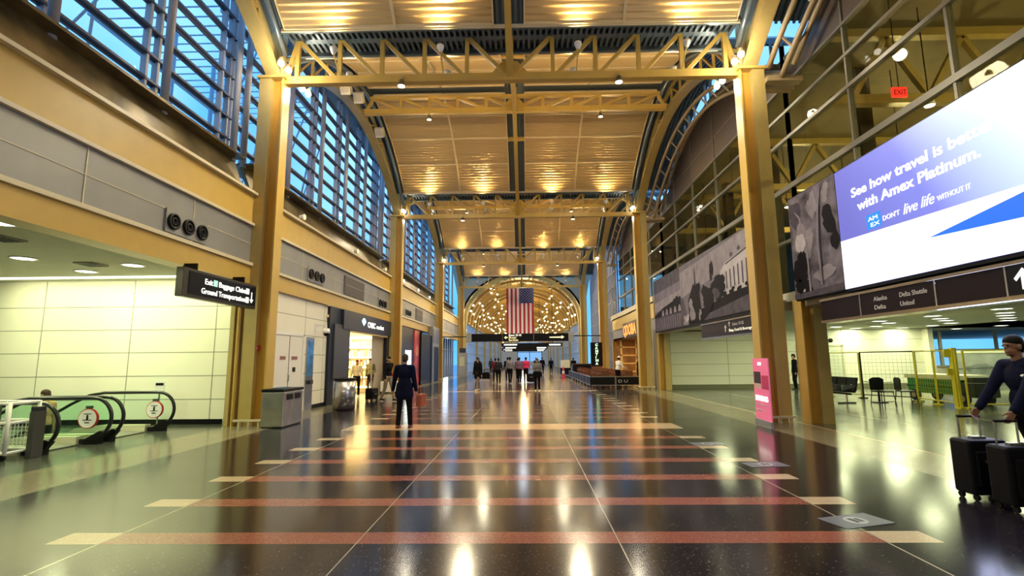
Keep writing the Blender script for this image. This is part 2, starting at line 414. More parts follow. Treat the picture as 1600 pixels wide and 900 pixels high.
# longitudinal arch trusses
for k in range(0, 4):
    for s in (-1, 1):
        side = 'louvered window side' if s < 0 else 'screen side'
        bay = ['overhead bay', 'past the nearest columns', 'past the second columns', 'past the third columns'][k]
        t = thing('arch_truss', 'curved ochre arch truss, %s, %s' % (side, bay), 'truss', (s*6.6, row(k)+B/2, 9.4), group='side arch trusses')
        N = 28; yy = [row(k)+.1+(B-.2)*i/N for i in range(N+1)]
        A = [(y, arch(y, k, 9.36, 2.55)) for y in yy]
        C = [(y, z+.14) for y, z in A]
        MB().strip(A, C, 'x', s*6.6-.19, s*6.6+.19).build('lower_chord', KHA, t)
        U = [(y, vault(y, k)-.1) for y in yy]; U2 = [(y, z+.12) for y, z in U]
        MB().strip(U, U2, 'x', s*6.6-.07, s*6.6+.07).build('upper_chord', KHA, t)
        for i in range(1, 12):
            y = row(k)+B*i/12; yb = y+B/24
            MB().bar((s*6.6, y, arch(y, k, 9.4, 2.55)+.1), (s*6.6, y, vault(y, k)-.08), .08, .08).build('strut', YEL, t)
            if i < 11: MB().bar((s*6.6, y, arch(y, k, 9.4, 2.55)+.1), (s*6.6, y+B/12, vault(y+B/12, k)-.08), .06, .06).build('strut', YEL, t)
    t = thing('ridge_beam', 'narrow yellow curved beam along the middle of the ceiling, %s' % bay, 'beam', (0, row(k)+B/2, 9.4), group='curved centre beams')
    yy = [row(k)+.1+(B-.2)*i/N for i in range(N+1)]
    A = [(y, arch(y, k, 9.3, 2.6)) for y in yy]
    MB().strip(A, [(y, z+.16) for y, z in A], 'x', -.085, .085).build('chord', YEL, t)
    for f in (.25, .75):
        y = row(k)+B*f; MB().box(-.45, .45, y-.08, y+.08, vault(y, k)-.02, vault(y, k)+.14).bar((0, y, arch(y, k)), (0, y, vault(y, k)), .07, .07).build('hanger', YEL, t)
# three-chord tubular arches on the screen side
for k in (0, 1, 2):
    bay = ['above the big lit screen', 'above the black and white photo banner', 'above the restaurant bay'][k]
    t = thing('tubular_arch', 'tan triple tube arch truss curving up from column, %s' % bay, 'truss', (7.4, row(k)+B/2, 9.3), group='triple tube arches')
    N = 26; yy = [row(k)+.25+(B-.5)*i/N for i in range(N+1)]
    def ta(y, o): return arch(y, k, 9.25+o, 2.3)
    for (x, o) in ((7.05, 0.0), (7.35, -.35), (7.75, .1)):
        MB().tube([(x, y, ta(y, o)) for y in yy], .075, 8).build('chord', TUB, t, smooth=True)
    for i in range(1, 14):
        y = row(k)+B*i/14
        MB().tube([(7.05, y, ta(y, 0)), (7.35, y, ta(y, -.35)), (7.75, y, ta(y, .1))], .04, 6).build('link', TUB, t)
    for e in (0, 1):
        y = row(k)+.22 if not e else row(k+1)-.22
        MB().box(6.95, 7.9, y-.12, y+.12, 8.98, 9.12).build('bracket', TUB, t)

# ------------------------------------------------------------------ louvered window wall (west side, x < 0)
ZR = 13.2
def west_bay(k, sill=7.10, xg=-7.95):
    ya, yb = row(k)+.05, row(k+1)-.05
    w = thing('window_%d' % (k+1), '', 'window', (xg, (ya+yb)/2, sill)); del w['label']; del w['category']; struct(w)
    fr = MB(); px = MB()
    for i in range(0, 6):
        y = row(k)+.25+(B-.5)*i/5; zt = ZR
        fr.box(xg-.04, xg+.1, y-.20, y-.13, sill, zt).box(xg-.04, xg+.1, y+.13, y+.20, sill, zt)
        px.tube([(xg+.42, y, sill-.1), (xg+.42, y, zt)], .085, 10)
    fr.build('window_frame', MULL, w); px.build('window_post', MULL, w, smooth=True)
    lv = MB(); z = sill+.02; n = 0
    while z < 13.0:
        # louvers only where the vault is above them
        yA = [ya, yb]
        if yA:
            y0, y1 = max(ya, min(yA)), min(yb, max(yA))
            lv.box(xg-.02, xg+.13, y0, y1, z, z+.05).box(xg-.02, xg+.03, y0, y1, z-.03, z+.07)
        z += .6
    lv.build('window_louver', LOUV, w)
    g = MB(); N = 20; P_ = [(ya, sill), (ya, ZR), (yb, ZR), (yb, sill)]
    g.add([(xg-.01, y, z) for y, z in P_], [tuple(range(len(P_)))]); g.build('window_pane', GL, w)
for i, (y0, y1, z) in enumerate(((6.5, 11.5, 12.6), (15.5, 24.5, 13.6))):
    t = thing('canopy', 'blue grey slatted canopy with slanting struts outside the louvered windows, %s bay' % ['nearest', 'next'][i], 'canopy', (-12.5, (y0+y1)/2, 0))
    CM = mat('canopy_blue_grey', (.30, .42, .55), .6)
    q = MB(); y = y0
    while y < y1: q.box(-14.5, -9.8, y, y+.05, z, z+.03); y += .5
    q.build('slats', CM, t)
    MB().box(-14.5, -14.3, y0, y1, z-.2, z+.1).box(-9.9, -9.75, y0, y1, z-.2, z+.1).build('edge_beam', CM, t)
    for a_ in range(4):
        y = y0+(y1-y0)*(a_+.5)/4
        MB().bar((-9.8, y, z), (-11.6, y+1.6, 7.2), .07, .07).build('strut', CM, t); MB().tube([(-12.2, y, 0), (-12.2, y, z)], .08, 8).build('post', CM, t); MB().bar((-9.8, y+1.2, z), (-10.2, y-1.0, 8.0), .05, .05).build('strut', CM, t)
def west_fascia(k, y0, y1, hole=True):
    # bronze sill sheet, pale ledge, yellow plate beam, grey duct panels, lower beam
    struct(MB().prism([(-7.15, 6.10), (-7.25, 6.10), (-7.64, 7.12), (-7.54, 7.12)], 'y', y0, y1).build('wall_west_sill', BRON))
    struct(MB().box(-7.2, -8.1, y0, y1, 7.04, 7.10).build('wall_west_shelf', BRON))
    struct(MB().box(-6.78, -7.3, y0, y1, 6.02, 6.09).build('trim_west_ledge', LIP))
    b = MB().box(-6.90, -7.0, y0, y1, 5.25, 6.02); b.build('wall_west_beam', YEL)['kind'] = 'structure'
    struct(MB().box(-6.82, -7.0, y0, y1, 5.18, 5.25).build('trim_west_upper', LIP))
    g = MB().box(-6.90, -7.0, y0, y1, 4.18, 5.18); struct(g.build('wall_west_panel', GREY))
    j = MB(); y = y0+B/5
    while y < y1-.3: j.box(-6.895, -6.89, y-.012, y+.012, 4.18, 5.18); y += B/5
    j.box(-6.895, -6.89, y0, y1, 4.69, 4.705)
    struct(j.build('wall_west_joint', LIP))
    struct(MB().box(-6.80, -7.0, y0, y1, 4.10, 4.18).build('trim_west_lower', LIP))
    struct(MB().box(-6.86, -7.25, y0, y1, 3.64, 4.10).build('wall_west_lintel', YEL))
struct(MB().box(-6.95, -8.3, row(0), row(4)+2.4, 13.2, 13.35).build('ceiling_west_eave', DECK))
for k in (0, 1, 2, 3): west_bay(k)
for k in (0, 1, 2, 3): west_fascia(k, row(k)+.2, row(k+1)-.2)
struct(MB().box(-7.25, -8.3, row(0), row(4), 3.9, 4.0).build('ceiling_west_return', CEILW))

def diffuser(y, z, n, label, s=.34):
    t = thing('air_diffuser', label, 'vent', (-6.88, y, z), group='round jet air diffusers')
    MB().box(-6.86, -6.895, y-.66, y+.66, z-.24, z+.24).build('plate', GREY, t)
    for i in range(n):
        yy = y+(i-(n-1)/2)*.46
        a = MB().lathe([(.17, 0), (.17, .05), (.13, .06), (.13, .01), (.09, .0), (.09, .05), (.055, .055), (.055, .0)], (-6.86, yy, z), 20, 'x')
        a.build('nozzle', BLACK, t, smooth=True)
diffuser(10.42, 4.47, 3, 'three round black air nozzles in grey panel above baggage claim sign')
diffuser(17.15, 4.52, 3, 'three small round air nozzles in grey panel above the white double door')
diffuser(25.3, 4.45, 3, 'three small round air nozzles in grey panel above the lit shop front')
diffuser(31.0, 4.5, 3, 'three small round air nozzles past the second window side column')
for y0, y1, lab in ((19.9, 22.4, 'dark slatted air grille in grey panel above the shop sign'), (33.2, 35.4, 'dark slatted air grille above the dark panelled units')):
    t = thing('air_grille', lab, 'vent', (-6.88, (y0+y1)/2, 4.3))
    MB().box(-6.87, -6.9, y0, y1, 4.26, 5.02).build('frame', mat('grille_grey', (.12, .11, .11), .5), t)
    q = MB(); z = 4.3
    while z < 4.98: q.box(-6.85, -6.87, y0+.05, y1-.05, z, z+.025); z += .06
    q.box(-6.845, -6.87, y0, y1, 4.63, 4.67)
    q.build('slats', mat('grille_slat', (.18, .16, .15), .5), t)

# ------------------------------------------------------------------ escalator alcove (bay 0, west)
def panel_wall(name, x0, x1, y, z0, z1, xj, zj, M=WALLC, thick=.1):
    struct(MB().box(x0, x1, y, y+thick, z0, z1).build(name, M))
    j = MB()
    for x in xj: j.box(x-.012, x+.012, y-.004, y, z0, z1)
    for z in zj: j.box(x0, x1, y-.004, y, z-.010, z+.010)
    struct(j.build(name+'_joint', GROUT))
panel_wall('wall_alcove', -18, -7.5, 13.42, 0, 3.95, [-15.0, -12.7, -10.25, -7.95], [.64, 1.25, 1.87, 2.48, 3.1])
struct(MB().box(-18, -7.6, 13.38, 13.42, 0, .13).build('baseboard_alcove', BLACK))
struct(MB().box(-18, -7.25, -2, 13.4, 3.82, 3.92).build('ceiling_alcove', CEILW))
struct(MB().box(-18.1, -18, -2, 13.5, -3, 3.95).build('wall_alcove_far', WALLC))
struct(MB().box(-7.5, -7.24, 13.3, 13.5, 0, 3.9).build('trim_alcove', GREY))
struct(MB().box(-18, -7.0, -2.1, -2, 0, 3.95).build('wall_alcove_south', WALLC))
DL = [(-7.9, 7.6), (-10.25, 10.3), (-10.3, 11.9), (-8.6, 11.2), (-12.8, 9.0), (-12.9, 11.6), (-10.4, 7.8)]
def downlight(x, y, z, label, group, r=.2, e=0):
    t = thing('downlight', label, 'ceiling light', (x, y, z), group=group)
    MB().lathe([(r+.04, 0), (r+.04, -.015), (r, -.02), (r, -.001)], (x, y, z), 20).build('trim_ring', WHITE, t, smooth=True)
    MB().lathe([(r, -.005), (r, -.012)], (x, y, z), 20).build('lens', DLGT, t)
    if e: light('AREA', (x, y, z-.03), e, GREENISH, .35, aim=DOWN)
W1 = ['nearest the hall edge', 'over the middle escalators', 'close to the cream wall, over the person', 'over the far escalator newels', 'deep in the alcove, nearer', 'deep in the alcove by the wall', 'over the white cart']
for i, (x, y) in enumerate(DL): downlight(x, y, 3.82, 'round recessed ceiling light in the escalator alcove, %s' % W1[i], 'alcove ceiling lights', e=36)
for i, (x, y) in enumerate([(-9.4, 11.0), (-8.9, 8.6)]):
    t = thing('ceiling_vent', 'small dark square vent in the alcove ceiling, %s' % ['beyond', 'nearest'][i], 'vent', (x, y, 3.82))
    MB().box(x-.22, x+.22, y-.22, y+.22, 3.79, 3.82).build('frame', mat('vent_grey', (.3, .3, .24), .6), t)
    q = MB()
    for j in range(5): q.box(x-.18, x+.18, y-.18+j*.08, y-.14+j*.08, 3.78, 3.79)
    q.build('slats', BLACK, t)
light('AREA', (-10.5, 12.75, 3.78), 42, (1, 1, .55), 6.0, .25, aim=(0, .35, -1), name='cove_light')
t = thing('cove_lamp', 'long thin ceiling lamp washing the cream alcove wall', 'ceiling light', (-10.5, 12.75, 3.8))
MB().box(-13.6, -7.7, 12.68, 12.82, 3.79, 3.82).build('diffuser', mat('cove_lens', (1, 1, .8), .5, emit=(1, 1, .7), es=3), t)
# pit below the escalators
struct(MB().box(-16.1, -16, 9.1, 12.25, -3.5, 0).box(-16, -9.7, 9.08, 9.14, -3.5, 0).box(-16, -9.7, 12.2, 12.26, -3.5, 0).box(-9.7, -9.6, 9.1, 12.25, -3.5, -.02).box(-16, -9.7, 9.1, 12.25, -3.6, -3.5).build('wall_escalator_pit', CEILW))
def balustrade(par, y, disc, xe=-8.0):
    c = (xe-.42, .50); R = .40
    def prof(R, xl, drop):
        p = [(c[0]-.05, c[1]-R)]
        p += [(c[0]+R*math.sin(a), c[1]-R*math.cos(a)) for a in [PI*i/18 for i in range(1, 18)]]
        p += [(c[0]-.05, c[1]+R), (-9.75, c[1]+R), (-10.1, c[1]+R-.06), (-10.5, c[1]+R-.25), (-12.9, c[1]+R-1.65)]
        return p
    g = prof(R-.03, 0, 0); low = [(-12.9, -1.6), (-10.4, -.05), (-9.9, .1)]
    MB().prism(g+low, 'y', y-.006, y+.006).build('glass_panel', GLG, par)
    pts = [(x, y, z) for x, z in prof(R, 0, 0)]
    MB().tube(pts, .036, 8).build('handrail', RUBBER, par, smooth=True)
    MB().box(xe-.62, -9.7, y-.09, y+.09, 0, .15).prism([(-9.7, 0), (-9.7, .15), (-10.3, .08), (-12.9, -1.45), (-12.9, -1.8), (-10.3, -.2)], 'y', y-.09, y+.09).build('skirt', mat('escalator_skirt', (.62, .6, .42), .3, metal=.3), par)
    MB().box(xe-.58, xe-.2, y-.07, y+.07, 0, .10).prism([(xe-.52, .08), (xe-.2, .08), (xe-.08, .22), (xe-.2, .26)], 'y', y-.05, y+.05).build('newel_base', BLACK, par)
    if disc:
        d = MB().lathe([(.20, -.02), (.20, .02)], (c[0]-.04, y-.035, c[1]+.0), 28, 'y').build('disc_rim', RED, par)
        d2 = MB().lathe([(.182, -.03), (.182, -.01)], (c[0]-.04, y-.035, c[1]+.0), 28, 'y').build('safety_disc', WHITE, par)
        k = MB(); cx, cz = c[0]-.04, c[1]
        k.box(cx-.08, cx+.08, y-.068, y-.066, cz+.085, cz+.10).box(cx-.02, cx+.02, y-.068, y-.066, cz-.03, cz+.05).box(cx-.09, cx+.09, y-.068, y-.066, cz-.035, cz-.02).box(cx-.05, cx+.05, y-.068, y-.066, cz-.09, cz-.07).ball((cx, y-.066, cz+.06), .018, 8)
        k.build('print', BLACK, par)
        MB().box(cx-.06, cx+.06, y-.06, y-.01, cz+.2, cz+.25).build('clip', mat('dark_green_clip', (.03, .07, .04), .5), par)
def escalator(ya, yb, lab, discs, xe=-8.0):
    t = thing('escalator', lab, 'escalator', (xe-.4, (ya+yb)/2, 0))
    balustrade(t, ya, discs[0], xe); balustrade(t, yb, discs[1], xe)
    MB().box(xe-.5, -9.7, ya+.09, yb-.09, .005, .02).build('comb_plate', STEEL, t)
    st = MB()
    for i in range(9):
        x1 = -9.7-i*.4; z = -.02-max(0, i-1)*.2; st.box(x1-.4, x1, ya+.1, yb-.1, z-.25, z)
    st.build('steps', mat('step_metal', (.16, .16, .15), .4, metal=.6), t)
    return t
escalator(10.62, 12.15, 'escalator going down nearest the cream wall, glass sides and black handrails', (False, True))
escalator(9.14, 10.31, 'escalator going down nearest the white wheeled cart, glass sides', (False, True))
# white cart
t = thing('mesh_cart', 'white tube framed cart with mesh side panel at the near escalator', 'cart', (-8.9, 8.75, 0))
c = MB()
for x in (-9.5, -8.86, -8.29):
    for y in (8.5, 9.02): c.tube([(x, y, .1), (x, y, .96)], .028, 8)
for z in (.13, .62, .94):
    for y in (8.5, 9.02): c.tube([(-9.5, y, z), (-8.29, y, z)], .026, 8)
    for x in (-9.5, -8.29): c.tube([(x, 8.5, z), (x, 9.02, z)], .026, 8)
c.build('frame', mat('white_tube', (.78, .8, .74), .35), t, smooth=True)
for y in (8.5, 9.02):
    q = MB()
    for i in range(19): q.box(-9.5+i*.067, -9.494+i*.067, y-.004, y+.004, .15, .6)
    for i in range(7): q.box(-9.5, -8.29, y-.004, y+.004, .16+i*.067, .166+i*.067)
    q.build('mesh_panel', WHITE, t)
MB().box(-9.46, -8.9, 8.56, 8.96, .64, .9).build('load', mat('dark_load', (.05, .06, .04), .6), t)
for x in (-9.45, -8.34):
    for y in (8.52, 9.0): MB().lathe([(.05, -.018), (.05, .018)], (x, y, .05), 14, 'y').build('wheel', BLACK, t)
t = thing('control_pedestal', 'dark slim pedestal standing between white cart and near handrail', 'pedestal', (-8.42, 9.0, 0))
MB().box(-8.22, -8.12, 8.78, 9.0, 0, .78).build('body', mat('pedestal_dark', (.05, .05, .045), .4), t, bevel=.01)
MB().box(-8.22, -8.12, 8.8, 8.98, .78, .86).build('head', DKGREY, t)
t = thing('stanchion_sign', 'small white notice on a post by the farthest handrail', 'sign', (-8.95, 12.9, 0))
MB().tube([(-8.95, 12.9, 0), (-8.95, 12.9, .85)], .02, 8).build('post', STEEL, t); MB().lathe([(.14, 0), (.14, .02)], (-8.95, 12.9, 0), 16).build('base', STEEL, t)
MB().box(-9.07, -8.83, 12.88, 12.9, .82, 1.12).build('notice', WHITE, t); MB().box(-9.05, -8.85, 12.872, 12.879, 1.03, 1.09).build('heading', BLACK, t)
# hanging baggage sign
t = thing('hanging_sign', 'black hanging sign reading Exit, Baggage Claim, Ground Transportation', 'sign', (-6.62, 11.34, 2.93))
MB().box(-6.70, -6.54, 9.95, 12.73, 2.93, 3.53).build('frame', SIGNF, t, bevel=.012)
MB().box(-6.538, -6.53, 10.12, 12.68, 3.0, 3.47).build('face', SIGNK, t)
MB().box(-6.88, -6.58, 10.4, 10.44, 3.53, 3.68).box(-6.88, -6.58, 12.2, 12.24, 3.53, 3.68).build('bracket', BLACK, t)
def lineX(xp, y, z, d): return frame((xp, y, z), (0, d, 0))      # text on a plane x = xp, running along y
text('Exit', .17, LETW, t, rx=lineX(-6.526, 10.62, 3.27, 1), fit=.27)
text('Baggage Claim', .17, LETW, t, rx=lineX(-6.526, 11.12, 3.27, 1), fit=1.08)
text('Ground Transportation', .17, LETW, t, rx=lineX(-6.526, 10.52, 3.06, 1), fit=1.68)
MB().box(-6.528, -6.524, 10.93, 11.07, 3.265, 3.40).build('green_pictogram', mat('pictogram_green', (.2, .6, .4), .5, emit=(.4, .9, .6), es=1), t)
for zz in (3.265, 3.05): MB().box(-6.528, -6.524, 12.24, 12.37, zz, zz+.135).build('pictogram', LETW, t)
MB().prism([(12.50, 3.06), (12.42, 3.15), (12.46, 3.15), (12.485, 3.12), (12.485, 3.33), (12.515, 3.33), (12.515, 3.12), (12.54, 3.15), (12.58, 3.15)], 'x', -6.528, -6.523).build('arrow', LETW, t)

# ------------------------------------------------------------------ west wall, bay 1: white panels, door, shop
xw = -6.95
struct(MB().box(xw, xw-.1, 13.45, 18.5, 0, 3.66).build('wall_west_lower', WALLC))
j = MB()
for z in (.6, 1.2, 1.82, 2.45, 3.05): j.box(xw+.003, xw, 13.45, 18.5, z-.01, z+.01)
for y in (14.4, 16.65, 18.2): j.box(xw+.003, xw, y-.01, y+.01, 0, 3.66)
struct(j.build('wall_west_lower_joint', GROUT))
struct(MB().box(xw+.02, xw, 17.4, 18.5, 0, .14).build('baseboard_west', BLACK))
d = thing('door_1', '', 'door', (xw, 15.6, 0)); del d['label']; del d['category']; struct(d)
MB().box(xw+.03, xw, 14.55, 14.65, 0, 2.5).box(xw+.03, xw, 16.5, 16.6, 0, 2.5).box(xw+.03, xw, 14.55, 16.6, 2.4, 2.5).build('door_frame', WHITE, d)
MB().box(xw+.012, xw, 14.66, 15.56, .02, 2.39).box(xw+.012, xw, 15.59, 16.49, .02, 2.39).build('door_leaf', mat('door_cream', (.78, .77, .70), .4), d)
MB().box(xw+.016, xw+.01, 15.56, 15.59, .02, 2.39).build('door_gap', BLACK, d)
MB().box(xw+.02, xw+.012, 15.0, 15.35, 1.66, 1.76).box(xw+.02, xw+.012, 15.75, 16.15, 1.66, 1.76).build('door_label', mat('label_maroon', (.3, .12, .12), .5), d)
MB().box(xw+.03, xw+.012, 15.85, 16.02, 1.28, 1.42).build('door_viewer', BLACK, d)
MB().tube([(xw+.02, 15.5, 1.0), (xw+.07, 15.5, 1.0), (xw+.07, 15.5, 1.2), (xw+.02, 15.5, 1.2)], .012, 6).build('door_handle', STEEL, d)
t = thing('fountain_niche', 'tall steel panel with blue glass top beside the white double door', 'panel', (xw, 17.0, 0))
MB().box(xw+.03, xw, 16.78, 17.36, 0, 2.4).build('steel_panel', STEEL, t)
MB().box(xw+.036, xw+.03, 16.84, 17.30, 1.1, 2.3).build('blue_panel', mat('blue_sheet', (.12, .32, .55), .2, metal=.5, var=.5, scale=3), t)
MB().box(xw+.12, xw+.03, 16.95, 17.2, .85, .98).build('spout_box', DKGREY, t)
t = thing('security_camera', 'white dome camera on wall bracket above the steel panel', 'camera', (xw, 17.9, 2.65))
MB().box(xw+.05, xw, 17.4, 17.5, 2.6, 2.9).tube([(xw+.03, 17.45, 2.85), (xw+.4, 17.45, 2.85), (xw+.4, 17.45, 2.7)], .025, 8).build('bracket', WHITE, t)
MB().lathe([(.10, 0), (.12, -.10), (.12, -.16)], (xw+.4, 17.45, 2.72), 16).build('housing', WHITE, t, smooth=True)
MB().ball((xw+.4, 17.45, 2.55), .10, 12).build('dome', BLACK, t, smooth=True)
t = thing('alarm_box', 'small red fire alarm box on the column by baggage sign', 'alarm', (-6.62, Y1-.06, 1.9))
MB().box(-6.70, -6.56, Y1-.09, Y1-.03, 1.88, 2.03).build('body', RED, t, bevel=.005); MB().box(-6.65, -6.61, Y1-.10, Y1-.09, 1.92, 1.98).build('handle', WHITE, t)
# bins
t = thing('litter_bin', 'square stainless litter bin with black lid beside the yellow column', 'bin', (-5.85, 13.05, 0))
MB().box(-6.12, -5.58, 12.5, 13.6, .02, .86).build('body', STEEL, t, bevel=.02)
MB().box(-6.13, -5.57, 12.48, 13.62, .86, .93).build('lid', BLACK, t, bevel=.012)
MB().box(-6.1, -5.6, 12.52, 13.58, 0, .03).build('plinth', BLACK, t)
MB().box(-5.575, -5.56, 12.7, 12.98, .66, .80).box(-5.575, -5.56, 13.14, 13.42, .66, .80).build('slot', BLACK, t)
MB().box(-5.95, -5.75, 12.7, 13.2, .93, .955).build('blue_bag_edge', mat('blue_bag', (.03, .12, .2), .5), t)
t = thing('round_bin', 'round stainless bin with dark top in front of the shop corner', 'bin', (-5.72, 17.1, 0))
MB().lathe([(.36, .03), (.36, .98)], (-5.72, 17.1, 0), 32).build('body', STEEL, t, smooth=True)
MB().lathe([(.38, .98), (.38, 1.03), (.2, 1.05), (.2, 1.0)], (-5.72, 17.1, 0), 32).build('lid', BLACK, t); MB().lathe([(.33, 0), (.33, .03)], (-5.72, 17.1, 0), 24).build('plinth', BLACK, t)
# shop
t = thing('shop_front', 'dark grey shop front with lit CNBC sign', 'shop front', (-6.85, 22.9, 0))
SH = mat('shop_dark_blue', (.013, .015, .025), .4, spec=.3)
MB().box(-6.85, -7.0, 18.5, 20.6, 0, 3.62).build('side_panel', SH, t)
MB().box(-6.8, -6.86, 18.9, 20.55, .9, 3.0).build('recess_panel', mat('shop_charcoal', (.06, .06, .065), .4), t)
MB().box(-6.76, -7.05, 19.7, 26.75, 2.86, 3.62).build('sign_band', mat('shop_band', (.02, .024, .04), .4), t)
MB().box(-6.85, -7.0, 26.2, 26.75, 0, 2.86).build('end_post', SH, t)
MB().box(-6.8, -7.0, 20.6, 26.2, 2.78, 2.86).build('reveal', mat('warm_reveal', (.8, .6, .3), .4), t)
text('CNBC', .34, LETW, t, rx=lineX(-6.755, 22.7, 3.1, 1), fit=1.15, bold=.008)
text('market', .30, LETW, t, rx=lineX(-6.755, 24.05, 3.1, 1), fit=1.2)
q = MB()
for a in (-50, -30, -10, 10, 30, 50):
    r = math.radians(a); q.prism([(22.15, 3.12), (22.15+.34*math.sin(r)-.05*math.cos(r), 3.12+.34*math.cos(r)+.05*math.sin(r)), (22.15+.34*math.sin(r)+.05*math.cos(r), 3.12+.34*math.cos(r)-.05*math.sin(r))], 'x', -6.757, -6.75)
q.build('fan_emblem', mat('emblem_blue', (.4, .7, 1), .5, emit=(.5, .8, 1), es=2), t)
struct(MB().box(-12.0, -12.1, 18.5, 27, 0, 3.3).box(-7, -12, 18.4, 18.5, 0, 3.3).box(-7, -12, 26.8, 26.9, 0, 3.3).build('wall_shop', mat('shop_wall', (.75, .6, .35), .6)))
struct(MB().box(-6.9, -12.1, 18.4, 26.9, 3.2, 3.3).build('ceiling_shop', mat('shop_ceiling', (.8, .68, .42), .6)))
struct(MB().box(-7.02, -7.05, 24.3, 26.2, 0, 2.8).build('wall_shop_glazing', mat('frosted_screen', (.42, .38, .30), .3)))
light('AREA', (-9.6, 22.8, 3.15), 700, (1, .78, .38), 4.2, 5.5, aim=(.35, 0, -1), name='shop_light')
for i in range(5):
    z = .3+.55*i
    pass
PK = [mat('pack_%d' % i, c, .5) for i, c in enumerate([(.8, .7, .4), (.75, .3, .2), (.3, .4, .6), (.85, .8, .7), (.5, .6, .3)])]
LS = mat('lit_shelf', (1, .85, .5), .5, emit=(1, .78, .38), es=9)
for u, (ya, yb) in enumerate(((19.0, 21.2), (21.4, 23.6), (23.8, 26.0))):
    t = thing('shelf_unit', 'brightly lit shelf unit at the end of the shop, %s' % ['next to the frosted screen', 'in the middle', 'deepest in'][u], 'shelf', (-8.15-1.92*u, 26.65, 0), math.radians(-90), group='shop end shelves')
    CR = mat('shelf_cream', (.8, .7, .5), .5); Wd = 1.86
    MB().box(-.02, .02, -Wd/2, Wd/2, 0, 2.9).box(.02, .5, -Wd/2, -Wd/2+.04, 0, 2.9).box(.02, .5, Wd/2-.04, Wd/2, 0, 2.9).build('carcass', CR, t, world=False)
    for z in (.3, .8, 1.3, 1.8, 2.3, 2.8):
        MB().box(.02, .5, -Wd/2, Wd/2, z, z+.04).build('shelf', CR, t, world=False)
        MB().box(.48, .5, -Wd/2+.05, Wd/2-.05, z-.06, z).build('light_strip', LS, t, world=False)
    for z in (.34, .84, 1.34, 1.84, 2.34):
        q = MB(); y = -Wd/2+.08
        while y < Wd/2-.15:
            q.mi = random.randrange(5); h = random.uniform(.2, .36); q.box(.1, .4, y, y+.13, z, z+h); y += .16
        q.build('goods', PK, t, world=False)['kind'] = 'stuff'
    light('AREA', (-8.15-1.92*u, 25.7, 3.1), 90, (1, .78, .38), 1.5, aim=(0, .8, -1), name='shelf_light')

# ------------------------------------------------------------------ west side, bay 2: dark panelled units; bay 3
def unit(name, lab, y0, y1, x0, x1, z, M, parts=()):
    t = thing(name, lab, 'kiosk', ((x0+x1)/2, (y0+y1)/2, 0))
    MB().box(x0, x1, y0, y1, 0, z).build('body', M, t)
    return t
t = unit('vestibule_unit', 'dark unit just past the second column, with lit white screen', 27.3, 31.8, -6.7, -7.88, 3.55, DKGREY)
MB().box(-6.69, -6.7, 27.6, 28.6, 0, 3.5).build('doorway', BLACK, t)
MB().box(-6.68, -6.7, 29.7, 31.2, 1.0, 2.2).build('screen', mat('white_screen', (.9, 1, 1), .4, emit=(.8, 1, 1), es=2), t)
t = thing('red_poster', 'tall red and orange poster beside the black doorway', 'poster', (-6.66, 32.6, 0))
MB().box(-6.64, -6.72, 31.9, 33.3, 0, 3.5).build('board', mat('poster_red', (.5, .06, .04), .4, var=.7, scale=1.5), t)
MB().box(-6.63, -6.66, 32.2, 33.0, 1.9, 2.5).build('picture', mat('poster_orange', (.8, .25, .12), .4, var=.5, scale=3), t)
t = unit('black_doorway', 'large black doorway surround past the red poster', 33.4, 37.2, -6.55, -7.9, 3.35, BLACK)
MB().box(-6.5, -6.56, 33.4, 33.6, 0, 3.35).box(-6.5, -6.56, 37.0, 37.2, 0, 3.35).build('frame', DKGREY, t)
t = unit('grey_unit', 'grey panelled unit with dark opening beyond the black doorway', 37.4, 40.2, -6.5, -6.84, 4.1, GREY)
MB().box(-6.48, -6.5, 38.0, 39.8, 0, 2.6).build('opening', BLACK, t)
MB().box(-6.47, -6.5, 37.5, 40.1, 2.9, 3.9).build('grey_board', mat('slate_board', (.13, .14, .18), .4), t)
struct(MB().box(-7.9, -8.0, 27.0, row(3), 0, 3.9).build('wall_west_mid', DARKIN))
struct(MB().box(-8.4, -8.5, row(3), row(4), 0, 3.9).build('wall_west_far', mat('cool_grey_wall', (.36, .37, .36), .4)))
for i, (y, z) in enumerate(((15.9, 6.2), (21.2, 6.2), (25.6, 6.2), (29.5, 6.2), (33.6, 6.2), (37.6, 6.2))):
    t = thing('ledge_floodlight', 'small floodlight on the pale ledge under louvered windows, number %s along' % ['first', 'second', 'third', 'fourth', 'fifth', 'sixth'][i], 'light', (-6.95, y, 6.09), group='ledge floodlights')
    MB().box(-7.0, -6.9, y-.04, y+.04, 6.09, 6.2).build('bracket', GREY, t)
    MB().lathe([(.06, -.08), (.10, .08)], (-6.9, y, 6.27), 12, 'x').build('lamp_head', WHITE, t)
    MB().lathe([(.085, .0), (.085, .01)], (-6.815, y, 6.27), 12, 'x').build('lens', LAMP if i > 2 else mat('dim_lens', (.8, .7, .4), .3, emit=(1, .8, .4), es=1), t)

